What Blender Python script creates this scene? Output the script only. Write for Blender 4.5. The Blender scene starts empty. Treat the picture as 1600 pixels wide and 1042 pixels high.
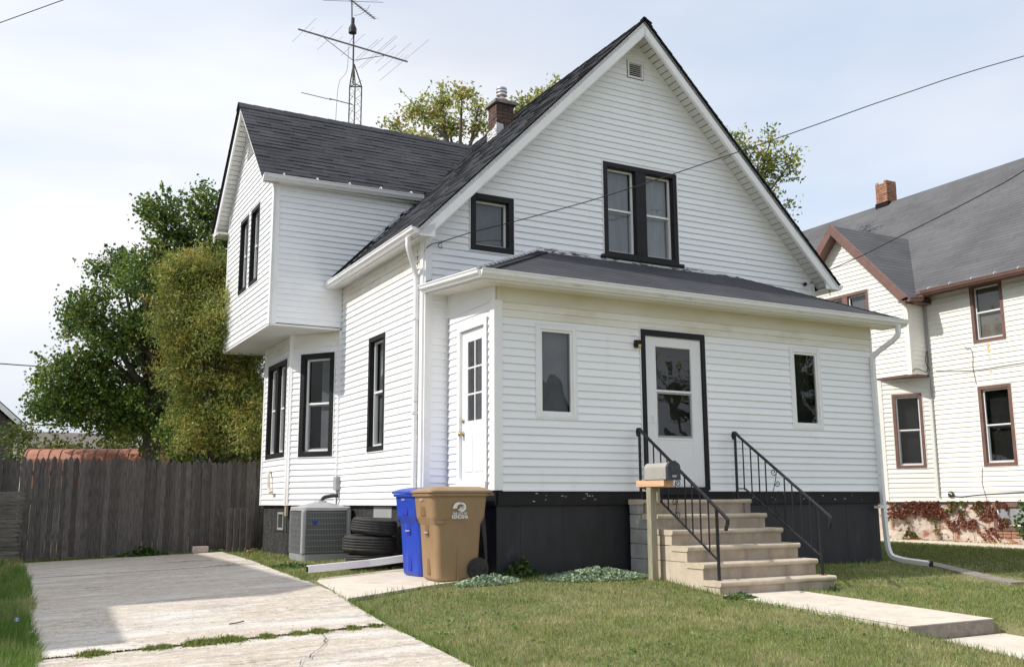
import bpy, math, random
import numpy as np
from mathutils import Vector as V, Matrix
random.seed(7); rng = np.random.default_rng(7)
sc = bpy.context.scene
# ------------------------------------------------------------------ camera
FOC = 1509.25
FW = V((0.46675032, 0.867753, 0.1707304)); RT = V((0.88103597, -0.4730288, -0.00440262)); UP = V((-0.07694001, -0.15247455, 0.98530795))
cam = bpy.data.cameras.new('camera'); co = bpy.data.objects.new('camera', cam); sc.collection.objects.link(co)
co.matrix_world = Matrix(((RT.x, UP.x, -FW.x, -5.4567381), (RT.y, UP.y, -FW.y, -10.59011445), (RT.z, UP.z, -FW.z, 0.83063983), (0, 0, 0, 1)))
cam.sensor_width = 36; cam.lens = FOC / 1600 * 36; cam.clip_end = 2000; cam.clip_start = .05
sc.camera = co
# ------------------------------------------------------------------ light
EL, AZ = math.radians(42), math.radians(11)
sun_dir = V((-math.cos(AZ) * math.cos(EL), math.sin(AZ) * math.cos(EL), math.sin(EL)))
sl = bpy.data.lights.new('sun', 'SUN'); sl.energy = 2.65; sl.angle = math.radians(0.8); sl.color = (1, .955, .88)
so = bpy.data.objects.new('sun', sl); sc.collection.objects.link(so)
so.rotation_euler = sun_dir.to_track_quat('Z', 'Y').to_euler(); so.location = (-20, 5, 20)
w = bpy.data.worlds.new('World'); sc.world = w; w.use_nodes = True
nt = w.node_tree; N = nt.nodes; L = nt.links; N.clear()
out = N.new('ShaderNodeOutputWorld'); bg = N.new('ShaderNodeBackground'); bg.inputs[1].default_value = 0.1
sky = N.new('ShaderNodeTexSky'); sky.sky_type = 'NISHITA'; sky.sun_disc = False; sky.sun_elevation = EL; sky.sun_rotation = math.radians(-79)
sky.air_density = 1.3; sky.dust_density = 1.5
tc = N.new('ShaderNodeTexCoord'); mp = N.new('ShaderNodeMapping'); mp.inputs['Scale'].default_value = (1.0, 1.0, 2.6)
mp.inputs['Location'].default_value = (0.35, 0.1, 0.15)
no = N.new('ShaderNodeTexNoise'); no.inputs['Scale'].default_value = 1.5; no.inputs['Detail'].default_value = 7; no.inputs['Roughness'].default_value = .5
no.inputs['Distortion'].default_value = .25
cr = N.new('ShaderNodeValToRGB'); cr.color_ramp.elements[0].position = .34; cr.color_ramp.elements[0].color = (.32, .32, .32, 1); cr.color_ramp.elements[1].position = .62; cr.color_ramp.elements[1].color = (.97, .97, .97, 1)
no2 = N.new('ShaderNodeTexNoise'); no2.inputs['Scale'].default_value = 1.1; no2.inputs['Detail'].default_value = 4
mp2 = N.new('ShaderNodeMapping'); mp2.inputs['Scale'].default_value = (1, 1, 4); mp2.inputs['Location'].default_value = (1.3, 2.1, .4)
cc = N.new('ShaderNodeValToRGB'); cc.color_ramp.elements[0].position = .36; cc.color_ramp.elements[0].color = (5.0, 5.3, 5.9, 1); cc.color_ramp.elements[1].position = .6; cc.color_ramp.elements[1].color = (6.9, 6.95, 7.1, 1)
blu = N.new('ShaderNodeMix'); blu.data_type = 'RGBA'; blu.inputs[0].default_value = .62; blu.inputs[7].default_value = (4.4, 5.4, 7.1, 1)
mx = N.new('ShaderNodeMix'); mx.data_type = 'RGBA'
L.new(tc.outputs['Generated'], mp.inputs[0]); L.new(mp.outputs[0], no.inputs[0]); L.new(no.outputs[0], cr.inputs[0])
L.new(tc.outputs['Generated'], mp2.inputs[0]); L.new(mp2.outputs[0], no2.inputs[0]); L.new(no2.outputs[0], cc.inputs[0])
sx_ = N.new('ShaderNodeSeparateXYZ'); L.new(tc.outputs['Generated'], sx_.inputs[0]); hz = N.new('ShaderNodeMapRange'); hz.inputs[1].default_value = .02; hz.inputs[2].default_value = .17; hz.inputs[3].default_value = .85; hz.inputs[4].default_value = 0; L.new(sx_.outputs[2], hz.inputs[0])
hzm = N.new('ShaderNodeMix'); hzm.data_type = 'RGBA'; hzm.inputs[7].default_value = (3.9, 4.35, 5.1, 1); L.new(hz.outputs[0], hzm.inputs[0]); L.new(cc.outputs[0], hzm.inputs[6])
L.new(sky.outputs[0], blu.inputs[6]); L.new(blu.outputs[2], mx.inputs[6]); L.new(cr.outputs[0], mx.inputs[0]); L.new(hzm.outputs[2], mx.inputs[7])
L.new(mx.outputs[2], bg.inputs[0]); L.new(bg.outputs[0], out.inputs[0])
sc.view_settings.view_transform = 'Standard'; sc.view_settings.look = 'None'; sc.view_settings.gamma = 1; sc.view_settings.exposure = 0.63
sc.view_settings.use_curve_mapping = False
sc.render.engine = 'CYCLES'; sc.cycles.max_bounces = 6; sc.cycles.transparent_max_bounces = 12; sc.cycles.caustics_reflective = False; sc.cycles.caustics_refractive = False

# ------------------------------------------------------------------ materials
MATS = {}
def mat(name, c1, c2=None, rough=.6, scale=4, stretch=(1, 1, 1), detail=5, lo=.35, hi=.65, bump=0, bscale=60, metal=0, attr=None, rnd=0, spec=.5,
        streak=None, trans=0, obj=False, bdist=.01):
    """procedural surface: two tones mixed by noise in world space, an optional per-piece tone, an optional fine relief"""
    m = bpy.data.materials.new(name); m.use_nodes = True; n = m.node_tree.nodes; l = m.node_tree.links
    p = n['Principled BSDF']; p.inputs['Roughness'].default_value = rough; p.inputs['Metallic'].default_value = metal
    p.inputs['Specular IOR Level'].default_value = spec
    g = n.new('ShaderNodeNewGeometry') if not obj else n.new('ShaderNodeTexCoord'); src = g.outputs['Position'] if not obj else g.outputs['Object']
    mpn = n.new('ShaderNodeMapping'); mpn.inputs['Scale'].default_value = stretch; l.new(src, mpn.inputs[0])
    cur = None
    if c2 is not None:
        t = n.new('ShaderNodeTexNoise'); t.inputs['Scale'].default_value = scale; t.inputs['Detail'].default_value = detail; t.inputs['Roughness'].default_value = .62
        l.new(mpn.outputs[0], t.inputs[0])
        r = n.new('ShaderNodeValToRGB'); r.color_ramp.elements[0].position = lo; r.color_ramp.elements[1].position = hi
        r.color_ramp.elements[0].color = (*c1, 1); r.color_ramp.elements[1].color = (*c2, 1); l.new(t.outputs[0], r.inputs[0]); cur = r.outputs[0]
    else:
        r = n.new('ShaderNodeRGB'); r.outputs[0].default_value = (*c1, 1); cur = r.outputs[0]
    for (sc_, st_, col_, lo_, hi_) in ([] if not streak else streak if isinstance(streak, list) else [streak]):
        mp3 = n.new('ShaderNodeMapping'); mp3.inputs['Scale'].default_value = st_; l.new(src, mp3.inputs[0])
        t2 = n.new('ShaderNodeTexNoise'); t2.inputs['Scale'].default_value = sc_; t2.inputs['Detail'].default_value = 6; l.new(mp3.outputs[0], t2.inputs[0])
        r2 = n.new('ShaderNodeMapRange'); r2.inputs[1].default_value = lo_; r2.inputs[2].default_value = hi_; l.new(t2.outputs[0], r2.inputs[0])
        mm = n.new('ShaderNodeMix'); mm.data_type = 'RGBA'; l.new(r2.outputs[0], mm.inputs[0]); l.new(cur, mm.inputs[6]); mm.inputs[7].default_value = (*col_, 1); cur = mm.outputs[2]
    if attr:
        a = n.new('ShaderNodeAttribute'); a.attribute_name = attr
        mu = n.new('ShaderNodeMix'); mu.data_type = 'RGBA'; mu.blend_type = 'MULTIPLY'; mu.inputs[0].default_value = 1; l.new(cur, mu.inputs[6]); l.new(a.outputs['Color'], mu.inputs[7]); cur = mu.outputs[2]
    if rnd:
        oi = n.new('ShaderNodeObjectInfo'); mr = n.new('ShaderNodeMapRange'); mr.inputs[3].default_value = 1 - rnd; mr.inputs[4].default_value = 1 + rnd * .3; l.new(oi.outputs['Random'], mr.inputs[0])
        mu = n.new('ShaderNodeMix'); mu.data_type = 'RGBA'; mu.blend_type = 'MULTIPLY'; mu.inputs[0].default_value = 1; l.new(cur, mu.inputs[6]); l.new(mr.outputs[0], mu.inputs[7]); cur = mu.outputs[2]
    l.new(cur, p.inputs['Base Color'])
    if bump:
        tb = n.new('ShaderNodeTexNoise'); tb.inputs['Scale'].default_value = bscale; tb.inputs['Detail'].default_value = 4; l.new(mpn.outputs[0], tb.inputs[0])
        b = n.new('ShaderNodeBump'); b.inputs['Strength'].default_value = bump; b.inputs['Distance'].default_value = bdist; l.new(tb.outputs[0], b.inputs['Height']); l.new(b.outputs[0], p.inputs['Normal'])
    if trans:
        tr = n.new('ShaderNodeBsdfTranslucent'); l.new(cur, tr.inputs[0]); ms = n.new('ShaderNodeMixShader'); ms.inputs[0].default_value = trans
        l.new(p.outputs[0], ms.inputs[1]); l.new(tr.outputs[0], ms.inputs[2]); l.new(ms.outputs[0], n['Material Output'].inputs[0])
    MATS[name] = m; return m
def glass(name, tint, k, rough=.01):
    m = bpy.data.materials.new(name); m.use_nodes = True; n = m.node_tree.nodes; l = m.node_tree.links; n.remove(n['Principled BSDF'])
    t = n.new('ShaderNodeBsdfTransparent'); t.inputs[0].default_value = (*tint, 1); g = n.new('ShaderNodeBsdfGlossy'); g.inputs['Roughness'].default_value = rough
    nz = n.new('ShaderNodeTexNoise'); nz.inputs['Scale'].default_value = 2.2; nz.inputs['Detail'].default_value = 1; ge = n.new('ShaderNodeNewGeometry'); l.new(ge.outputs['Position'], nz.inputs[0])
    b = n.new('ShaderNodeBump'); b.inputs['Strength'].default_value = .25; b.inputs['Distance'].default_value = .03; l.new(nz.outputs[0], b.inputs['Height']); l.new(b.outputs[0], g.inputs['Normal'])
    dt = n.new('ShaderNodeVectorMath'); dt.operation = 'DOT_PRODUCT'; l.new(ge.outputs['Incoming'], dt.inputs[0]); l.new(ge.outputs['Normal'], dt.inputs[1])
    def mth(op, a, v2=None, clamp=False):
        q = n.new('ShaderNodeMath'); q.operation = op; q.use_clamp = clamp; l.new(a, q.inputs[0])
        if v2 is not None: q.inputs[1].default_value = v2
        return q.outputs[0]
    ab = mth('ABSOLUTE', dt.outputs['Value']); iv = n.new('ShaderNodeMath'); iv.operation = 'SUBTRACT'; iv.inputs[0].default_value = 1; l.new(ab, iv.inputs[1])
    pw = mth('POWER', iv.outputs[0], 5); sc5 = mth('MULTIPLY', pw, .96); ad = mth('ADD', sc5, .042); mu_ = mth('MULTIPLY', ad, k, True)
    class _O: outputs = [mu_]
    mu = _O
    ms = n.new('ShaderNodeMixShader'); l.new(mu.outputs[0], ms.inputs[0]); l.new(t.outputs[0], ms.inputs[1]); l.new(g.outputs[0], ms.inputs[2]); l.new(ms.outputs[0], n['Material Output'].inputs[0])
    MATS[name] = m; return m
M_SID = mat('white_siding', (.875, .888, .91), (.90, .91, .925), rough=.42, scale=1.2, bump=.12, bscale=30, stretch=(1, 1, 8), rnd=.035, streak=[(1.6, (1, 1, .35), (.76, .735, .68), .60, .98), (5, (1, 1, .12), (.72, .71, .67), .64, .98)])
M_SIDSTSH = mat('stained_shaded_white_siding', (.80, .77, .68), (.86, .85, .81), rough=.5, scale=1.1, bump=.12, bscale=30, stretch=(1, 1, 6), rnd=.04, streak=[(1.5, (1, 1, 3), (.64, .56, .43), .52, .85), (5, (1, 1, .3), (.70, .64, .52), .6, .95)])  # top courses: stain, and on side wall and bay painted eave shade
M_TRIM = mat('white_trim', (.83, .83, .83), (.88, .88, .88), rough=.4, scale=2.5, streak=(2.5, (1, 1, .5), (.66, .62, .53), .6, .95))
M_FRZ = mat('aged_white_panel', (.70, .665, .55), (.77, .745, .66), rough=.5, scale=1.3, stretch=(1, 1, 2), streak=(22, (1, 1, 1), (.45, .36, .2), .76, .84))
M_SOF = mat('white_soffit', (.70, .69, .66), (.77, .765, .74), rough=.5, scale=3)
M_GUT = mat('white_aluminium_gutter', (.78, .78, .78), (.82, .82, .82), rough=.35, scale=5, streak=(3, (1, 1, 6), (.55, .51, .44), .6, .8))
M_BLK = mat('black_paint', (.008, .008, .009), (.014, .014, .016), rough=.55, spec=.3, scale=6, bump=.1, bscale=40)
M_BLKF = mat('black_painted_foundation', (.011, .012, .016), (.020, .021, .026), rough=.5, scale=5, bump=.35, bscale=14, stretch=(1, 1, .3), streak=(9, (1, 1, .3), (.06, .065, .075), .66, .86))
M_BLKR = mat('rough_black_masonry', (.012, .012, .013), (.045, .044, .043), rough=.8, scale=7, bump=1, bscale=16, bdist=.03)
M_PEEL = mat('peeling_white_paint', (.10, .09, .08), (.72, .73, .74), rough=.7, scale=7, stretch=(1, 1, 5), lo=.44, hi=.50, bump=.6, bscale=30)
M_SHG = mat('dark_shingle', (.032, .033, .040), (.052, .053, .063), rough=.9, scale=1.2, bump=.9, bscale=260, attr='tone', bdist=.004)
M_SHP = mat('grey_porch_shingle', (.05, .051, .060), (.072, .073, .084), rough=.9, scale=1.5, bump=.9, bscale=260, attr='tone', bdist=.004)
M_SHN = mat('grey_weathered_shingle', (.098, .098, .104), (.130, .129, .135), rough=.92, scale=.7, bump=.9, bscale=200, attr='tone', bdist=.005)
M_ROOM = mat('dark_room', (.02, .02, .02), (.035, .033, .03), rough=.9, scale=2)
M_GLS = glass('window_glass', (.62, .64, .65), 1.9); M_SCR = glass('screen_glass', (.30, .30, .31), 1.1, .12)
M_CUR = mat('white_curtain', (.50, .52, .52), (.72, .72, .70), rough=.8, scale=9, stretch=(1, 1, .1))
M_BLDL = mat('pale_sheer', (.42, .43, .43), (.56, .57, .57), rough=.8, scale=9, stretch=(1, 1, .1))
M_BLD = mat('grey_blind', (.22, .23, .24), (.30, .31, .32), rough=.8, scale=3)
M_CURD = mat('tan_shade', (.34, .29, .24), (.42, .36, .30), rough=.8, scale=2)
M_DOOR = mat('white_door', (.76, .77, .775), (.80, .805, .81), rough=.35, scale=2)
M_BRASS = mat('brass', (.55, .40, .14), rough=.3, metal=1)
M_BRK = mat('dark_brick', (.10, .058, .05), (.20, .115, .09), rough=.85, scale=12, bump=.6, bscale=60, rnd=.5, obj=False)
M_BRKO = mat('orange_brick', (.34, .16, .10), (.44, .235, .155), rough=.85, scale=14, bump=.5, bscale=60, rnd=.35)
M_MORT = mat('grey_mortar', (.30, .27, .23), (.38, .34, .30), rough=.9, scale=20)
M_CAP = mat('weathered_cap', (.16, .15, .13), (.30, .29, .26), rough=.85, scale=14, bump=.5)
M_CLAY = mat('clay_flue', (.45, .20, .11), (.55, .28, .17), rough=.8, scale=20)
M_TIN = mat('galvanised_tin', (.55, .56, .57), (.70, .70, .70), rough=.35, scale=20, metal=.8)
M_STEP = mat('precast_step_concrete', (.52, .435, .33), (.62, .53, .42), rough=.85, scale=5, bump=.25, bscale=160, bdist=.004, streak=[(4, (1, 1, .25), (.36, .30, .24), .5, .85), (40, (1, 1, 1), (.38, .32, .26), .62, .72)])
M_RIS = mat('shaded_stained_riser_concrete', (.34, .28, .215), (.44, .37, .29), rough=.88, scale=5, bump=.25, bscale=160, bdist=.004, streak=[(6, (1, 1, .15), (.22, .18, .145), .5, .8), (40, (1, 1, 1), (.25, .21, .17), .62, .72)])  # darkened step concrete: riser shade put into the colour, with dirt streaks
M_STEPG = mat('grey_painted_block', (.30, .30, .29), (.42, .42, .41), rough=.8, scale=6, bump=.4, bscale=60, streak=(5, (1, 1, .4), (.62, .62, .60), .6, .7))
M_IRON = mat('black_wrought_iron', (.018, .018, .022), (.03, .03, .035), rough=.42, scale=30, metal=.3)
M_RUST = mat('rusty_base', (.16, .06, .025), (.30, .14, .07), rough=.9, scale=40)
M_CONC = mat('pale_walk_concrete', (.60, .53, .44), (.70, .63, .54), rough=.9, scale=3, bump=.35, bscale=130, bdist=.004, streak=[(7, (1, 1, 1), (.5, .43, .35), .55, .8), (50, (1, 1, 1), (.42, .36, .3), .62, .7)])
M_CONS = mat('slab_edge_concrete', (.21, .18, .15), (.30, .26, .22), rough=.9, scale=14, bump=.6, bscale=60)
M_DRV = mat('worn_drive_concrete', (.43, .365, .295), (.60, .52, .43), rough=.92, scale=9, bump=.9, bscale=70, bdist=.008, stretch=(.7, 1.4, 1), lo=.3, hi=.7,
            streak=[(2.3, (.32, 1.5, 1), (.66, .635, .60), .48, .70), (2.4, (.35, 2.2, 1), (.31, .27, .23), .54, .76), (9, (1, 1.6, 1), (.66, .60, .53), .52, .7), (26, (1, 1, 1), (.25, .22, .19), .60, .70), (60, (1, 1, 1), (.80, .76, .70), .60, .68)])
M_WOOD = mat('weathered_grey_picket', (.076, .064, .058), (.185, .168, .155), rough=.9, scale=5, stretch=(14, 14, 1.1), bump=.5, bscale=12, rnd=.45)
M_WOODL = mat('weathered_lying_picket', (.11, .10, .085), (.24, .22, .19), rough=.9, scale=5, stretch=(1.1, 14, 14), bump=.5, bscale=12, rnd=.4)
M_PINE = mat('fresh_pine', (.62, .36, .20), (.72, .47, .30), rough=.7, scale=9, stretch=(1, .12, 1))
M_PT = mat('treated_post', (.24, .23, .16), (.38, .34, .25), rough=.8, scale=8, stretch=(8, 8, .6), streak=(3, (1, 1, .4), (.48, .36, .24), .55, .8))
M_MBOX = mat('grey_mailbox_plastic', (.36, .34, .31), (.42, .40, .365), rough=.45, scale=7)
M_MBD = mat('shade_dark_mailbox_door', (.03, .033, .042), (.05, .055, .07), rough=.4, scale=15, bump=.2)  # door darker than the body: its shade is in the colour
M_TAN = mat('tan_plastic', (.295, .19, .10), (.33, .215, .118), rough=.42, scale=3, bump=.15, bscale=220, bdist=.003, streak=(3, (1, 1, .5), (.26, .165, .08), .5, .9))
M_BLU = mat('blue_plastic', (.012, .048, .40), (.018, .06, .46), rough=.38, scale=3, bump=.15, bscale=220, bdist=.003, streak=[(7, (1, 1, .3), (.06, .09, .38), .56, .8), (60, (1, 1, .2), (.10, .13, .40), .64, .72)])
M_BLUF = mat('faded_blue_plastic', (.05, .07, .42), (.08, .10, .45), rough=.5, scale=9)
M_WHT = mat('white_print', (.80, .80, .80), rough=.5)
M_RUB = mat('black_rubber', (.018, .018, .018), (.045, .043, .04), rough=.75, scale=6, bump=.3, bscale=50)
M_AC = mat('grey_ac_steel', (.30, .30, .305), (.36, .36, .365), rough=.45, scale=6, metal=.1)
M_ACL = mat('light_ac_steel', (.42, .42, .425), (.48, .48, .485), rough=.45, scale=6, metal=.1)
M_ACD = mat('dark_ac_coil', (.10, .10, .10), (.14, .14, .14), rough=.6, scale=30, stretch=(1, 1, 6))
M_GREY = mat('grey_box_paint', (.30, .31, .31), (.36, .37, .37), rough=.5, scale=8)
M_PVC = mat('yellowed_pvc', (.62, .55, .42), (.70, .63, .5), rough=.4, scale=8)
M_WIRE = mat('black_cable', (.02, .02, .02), rough=.6)
M_ANT = mat('weathered_steel', (.09, .085, .08), (.20, .18, .165), rough=.6, scale=12, metal=.5)
M_ALU = mat('dull_aluminium', (.42, .42, .42), (.5, .5, .5), rough=.4, metal=.8, scale=5)
M_BRN = mat('brown_trim', (.155, .082, .068), (.20, .11, .09), rough=.45, scale=4)
M_NSID = mat('cream_siding', (.78, .765, .71), (.83, .815, .775), rough=.5, scale=1.1, stretch=(1, 1, 1), streak=(1.5, (1, 1, .3), (.64, .58, .46), .6, .95))
M_STUC = mat('flaking_stucco', (.48, .38, .31), (.66, .58, .50), rough=.9, scale=3, bump=.8, bscale=14, bdist=.03, streak=(3.5, (1, 1, 1.5), (.33, .15, .10), .52, .62))
M_GAR = mat('brown_garage_siding', (.085, .07, .068), (.11, .092, .088), rough=.6, scale=3)
M_TERRA = mat('terracotta_metal', (.36, .13, .075), (.47, .20, .125), rough=.55, scale=3, streak=(3, (1, 1, .3), (.25, .09, .05), .55, .8))
M_BARK = mat('grey_bark', (.07, .058, .045), (.14, .12, .10), rough=.95, scale=10, stretch=(4, 4, .8), bump=.8, bscale=14, bdist=.03)
M_LEAF = mat('leaf', (1, 1, 1), rough=.55, attr='tone', trans=.32, spec=.35)
M_GRASS = mat('grass_blade', (1, 1, 1), rough=.6, attr='tone', trans=.3, spec=.25)
M_SOIL = mat('lawn_soil', (.16, .17, .07), (.22, .205, .10), rough=1, scale=3, bump=.8, bscale=60, bdist=.02)
M_FARG = mat('far_ground', (.06, .085, .025), (.12, .13, .05), rough=1, scale=.4)
M_ROAD = mat('street_asphalt', (.05, .05, .05), (.07, .07, .07), rough=.95, scale=4, bump=.4)
M_YEL = mat('yellow_bug_bulb', (.75, .50, .10), rough=.3)
M_FLW = mat('pale_blue_petal', (.35, .40, .80), rough=.6); M_DAN = mat('yellow_petal', (.75, .55, .03), rough=.6)
M_PINK = mat('pale_stone', (.42, .33, .27), (.55, .46, .4), rough=.9, scale=20)
M_RUSTS = mat('rust_stain', (.72, .42, .12), (.78, .70, .55), rough=.6, scale=9)

M_OIL = mat('oil_stain_print', (.20, .18, .155), (.30, .27, .23), rough=.8, scale=14)
_n = M_OIL.node_tree.nodes; _l = M_OIL.node_tree.links; _t = _n.new('ShaderNodeBsdfTransparent'); _m = _n.new('ShaderNodeMixShader'); _z = _n.new('ShaderNodeTexNoise'); _z.inputs['Scale'].default_value = 11; _z.inputs['Detail'].default_value = 6
_g = _n.new('ShaderNodeNewGeometry'); _r = _n.new('ShaderNodeMapRange'); _r.inputs[1].default_value = .45; _r.inputs[2].default_value = .62; _r.inputs[4].default_value = .6
_l.new(_g.outputs['Position'], _z.inputs[0]); _l.new(_z.outputs[0], _r.inputs[0]); _l.new(_r.outputs[0], _m.inputs[0]); _l.new(_t.outputs[0], _m.inputs[1]); _l.new(_n['Principled BSDF'].outputs[0], _m.inputs[2]); _l.new(_m.outputs[0], _n['Material Output'].inputs[0])
# ------------------------------------------------------------------ mesh helpers
ORG = {}
class F:
    def __init__(s, o, u, n, w=(0, 0, 1)): s.o = V(o); s.u = V(u).normalized(); s.n = V(n).normalized(); s.w = V(w).normalized()
    def p(s, a, b, c=0): return s.o + s.u * a + s.w * b + s.n * c
W0 = F((0, 0, 0), (1, 0, 0), (0, 1, 0))
class MB:
    def __init__(s): s.v = []; s.f = []; s.t = []
    def add(s, vs, fs, tone=1):
        k = len(s.v); s.v += [tuple(x) for x in vs]; s.f += [tuple(i + k for i in q) for q in fs]; s.t += [tone] * len(fs); return s
    def box8(s, P, tone=1): return s.add(P, [(0, 1, 2, 3), (7, 6, 5, 4), (0, 4, 5, 1), (1, 5, 6, 2), (2, 6, 7, 3), (3, 7, 4, 0)], tone)
    def fb(s, f, a0, a1, b0, b1, c0, c1, tone=1):
        p = f.p; return s.box8([p(a0, b0, c0), p(a1, b0, c0), p(a1, b1, c0), p(a0, b1, c0), p(a0, b0, c1), p(a1, b0, c1), p(a1, b1, c1), p(a0, b1, c1)], tone)
    def box(s, x0, x1, y0, y1, z0, z1, tone=1):
        return s.box8([(x0, y0, z0), (x1, y0, z0), (x1, y1, z0), (x0, y1, z0), (x0, y0, z1), (x1, y0, z1), (x1, y1, z1), (x0, y1, z1)], tone)
    def prism(s, poly, d, tone=1):
        n = len(poly); d = V(d); P = [V(q) for q in poly]; P2 = [q + d for q in P]
        return s.add(P + P2, [tuple(range(n)), tuple(range(2 * n - 1, n - 1, -1))] + [(i, (i + 1) % n, n + (i + 1) % n, n + i) for i in range(n)], tone)
    def tube(s, path, r, n=8, tone=1, cap=True, sq=None):
        path = [V(q) for q in path]; m = len(path); rs = r if isinstance(r, (list, tuple)) else [r] * m
        rings = []; prev = None
        for i, q in enumerate(path):
            t = (path[min(i + 1, m - 1)] - path[max(i - 1, 0)]).normalized()
            if prev is None:
                a = V((0, 0, 1)) if abs(t.z) < .9 else V((0, 1, 0)); x = (a - t * a.dot(t)).normalized()
            else:
                x = prev - t * prev.dot(t); x = x.normalized() if x.length > 1e-6 else V((1, 0, 0))
            prev = x; y = t.cross(x)
            if sq: rings.append([q + x * sx * sq[0] + y * sy * sq[1] for sx, sy in ((1, 1), (-1, 1), (-1, -1), (1, -1))])
            else: rings.append([q + (x * math.cos(2 * math.pi * k / n) + y * math.sin(2 * math.pi * k / n)) * rs[i] for k in range(n)])
        if sq: n = 4
        vs = [x for g in rings for x in g]; fs = []
        for i in range(m - 1):
            for k in range(n): fs.append((i * n + k, i * n + (k + 1) % n, (i + 1) * n + (k + 1) % n, (i + 1) * n + k))
        if cap: fs += [tuple(range(n - 1, -1, -1)), tuple((m - 1) * n + k for k in range(n))]
        return s.add(vs, fs, tone)
    def lathe(s, c, prof, n=24, axis=(0, 0, 1), tone=1):
        ax = V(axis).normalized(); a = V((0, 0, 1)) if abs(ax.z) < .9 else V((1, 0, 0)); x = (a - ax * a.dot(ax)).normalized(); y = ax.cross(x); c = V(c)
        vs = [c + ax * h + (x * math.cos(2 * math.pi * k / n) + y * math.sin(2 * math.pi * k / n)) * r for r, h in prof for k in range(n)]
        fs = [(i * n + k, i * n + (k + 1) % n, (i + 1) * n + (k + 1) % n, (i + 1) * n + k) for i in range(len(prof) - 1) for k in range(n)]
        if prof[0][0] > 1e-4: fs.append(tuple(range(n - 1, -1, -1)))
        if prof[-1][0] > 1e-4: fs.append(tuple((len(prof) - 1) * n + k for k in range(n)))
        return s.add(vs, fs, tone)
    def build(s, name, m, parent=None, smooth=False, bevel=0, kind=None, label=None):
        if not s.v: return None
        a = np.array(s.v, float); c = (a.min(0) + a.max(0)) / 2
        if parent is None and not kind: c[2] = a[:, 2].min()
        me = bpy.data.meshes.new(name); me.from_pydata([tuple(q) for q in a - c], [], s.f); me.materials.append(m)
        if any(t != 1 for t in s.t):
            at = me.color_attributes.new('tone', 'FLOAT_COLOR', 'CORNER'); cols = np.ones((len(me.loops), 4), np.float32)
            cnt = np.array([len(q) for q in s.f]); tt = np.array([t if isinstance(t, tuple) else (t, t, t) for t in s.t]); cols[:, :3] = np.repeat(tt, cnt, 0)
            at.data.foreach_set('color', cols.ravel())
        if smooth: me.polygons.foreach_set('use_smooth', [True] * len(me.polygons))
        o = bpy.data.objects.new(name, me); sc.collection.objects.link(o)
        if parent is not None: o.parent = parent; o.location = V(c) - ORG[parent.name]
        else: o.location = c
        ORG[o.name] = V(c)
        if bevel:
            b = o.modifiers.new('bevel', 'BEVEL'); b.width = bevel; b.segments = 2; b.limit_method = 'ANGLE'; b.angle_limit = math.radians(40)
        if kind: o['kind'] = kind
        if label: o['label'] = label
        return o
def tag(o, label=None, cat=None, group=None):
    if label: o['label'] = label
    if cat: o['category'] = cat
    if group: o['group'] = group
    return o
def thing(name, loc, label, cat, group=None):
    o = bpy.data.objects.new(name, None); sc.collection.objects.link(o); o.location = loc; o.empty_display_size = .2; ORG[o.name] = V(loc); return tag(o, label, cat, group)
def npmesh(name, verts, nper, cols, m, parent=None, kind='stuff'):
    """many small separate polygons of nper corners each, with one colour per polygon"""
    n = len(verts) // nper; c = verts.mean(0) if parent is not None or kind else verts.mean(0)
    me = bpy.data.meshes.new(name); me.vertices.add(len(verts)); me.vertices.foreach_set('co', (verts - c).astype(np.float32).ravel())
    me.loops.add(len(verts)); me.loops.foreach_set('vertex_index', np.arange(len(verts), dtype=np.int32))
    me.polygons.add(n); me.polygons.foreach_set('loop_start', np.arange(0, len(verts), nper, dtype=np.int32)); me.update(calc_edges=True)
    at = me.color_attributes.new('tone', 'FLOAT_COLOR', 'CORNER'); cc_ = np.ones((len(verts), 4), np.float32); cc_[:, :3] = np.repeat(cols, nper, 0); at.data.foreach_set('color', cc_.ravel())
    me.materials.append(m); o = bpy.data.objects.new(name, me); sc.collection.objects.link(o)
    cv = V([float(q) for q in c])
    if parent is not None: o.parent = parent; o.location = cv - ORG[parent.name]
    else: o.location = cv
    ORG[o.name] = cv
    if kind: o['kind'] = kind
    return o

# ------------------------------------------------------------------ ground
def interp(y): return np.interp(y, [-60, -14, -10, -7, -4.3, -3, -1.8, -.3, 2.5, 5, 8.4, 60], [-.95, -.85, -.72, -.53, -.335, -.272, -.232, -.085, -.06, -.03, -.04, -.2])
def tx(x): return np.interp(x, [-40, -5, 0, 6.65, 15, 60], [-.3, -.15, 0, -.04, -.15, -.4])
def g(x, y): return interp(y) + tx(x) - .13 * np.clip((np.asarray(x) - 1.93) / .06, 0, 1) * np.clip((3.28 - np.asarray(x)) / .06, 0, 1) * np.clip((-4.30 - np.asarray(y)) / .05, 0, 1)
def sheet(name, xs, ys, m, dz=0, kind='structure'):
    X, Y = np.meshgrid(xs, ys); Z = g(X, Y) + dz; nx = len(xs); vs = np.stack([X, Y, Z], -1).reshape(-1, 3)
    b = MB(); b.v = [tuple(map(float, q)) for q in vs]; b.f = [(j * nx + i, j * nx + i + 1, (j + 1) * nx + i + 1, (j + 1) * nx + i) for j in range(len(ys) - 1) for i in range(nx - 1)]; b.t = [1] * len(b.f)
    return b.build(name, m, kind=kind, smooth=True)
gx = np.unique(np.concatenate([[-600, -200, -80, -40], np.arange(-20, 30.1, .5), [1.93, 1.99, 3.22, 3.28], [40, 80, 200, 600]])); gy = np.unique(np.concatenate([[-600, -200, -80, -40], np.arange(-20, 30.1, .5), [-4.30, -4.35], [40, 80, 200, 900]]))
sheet('ground', gx, gy, M_SOIL)
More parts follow.
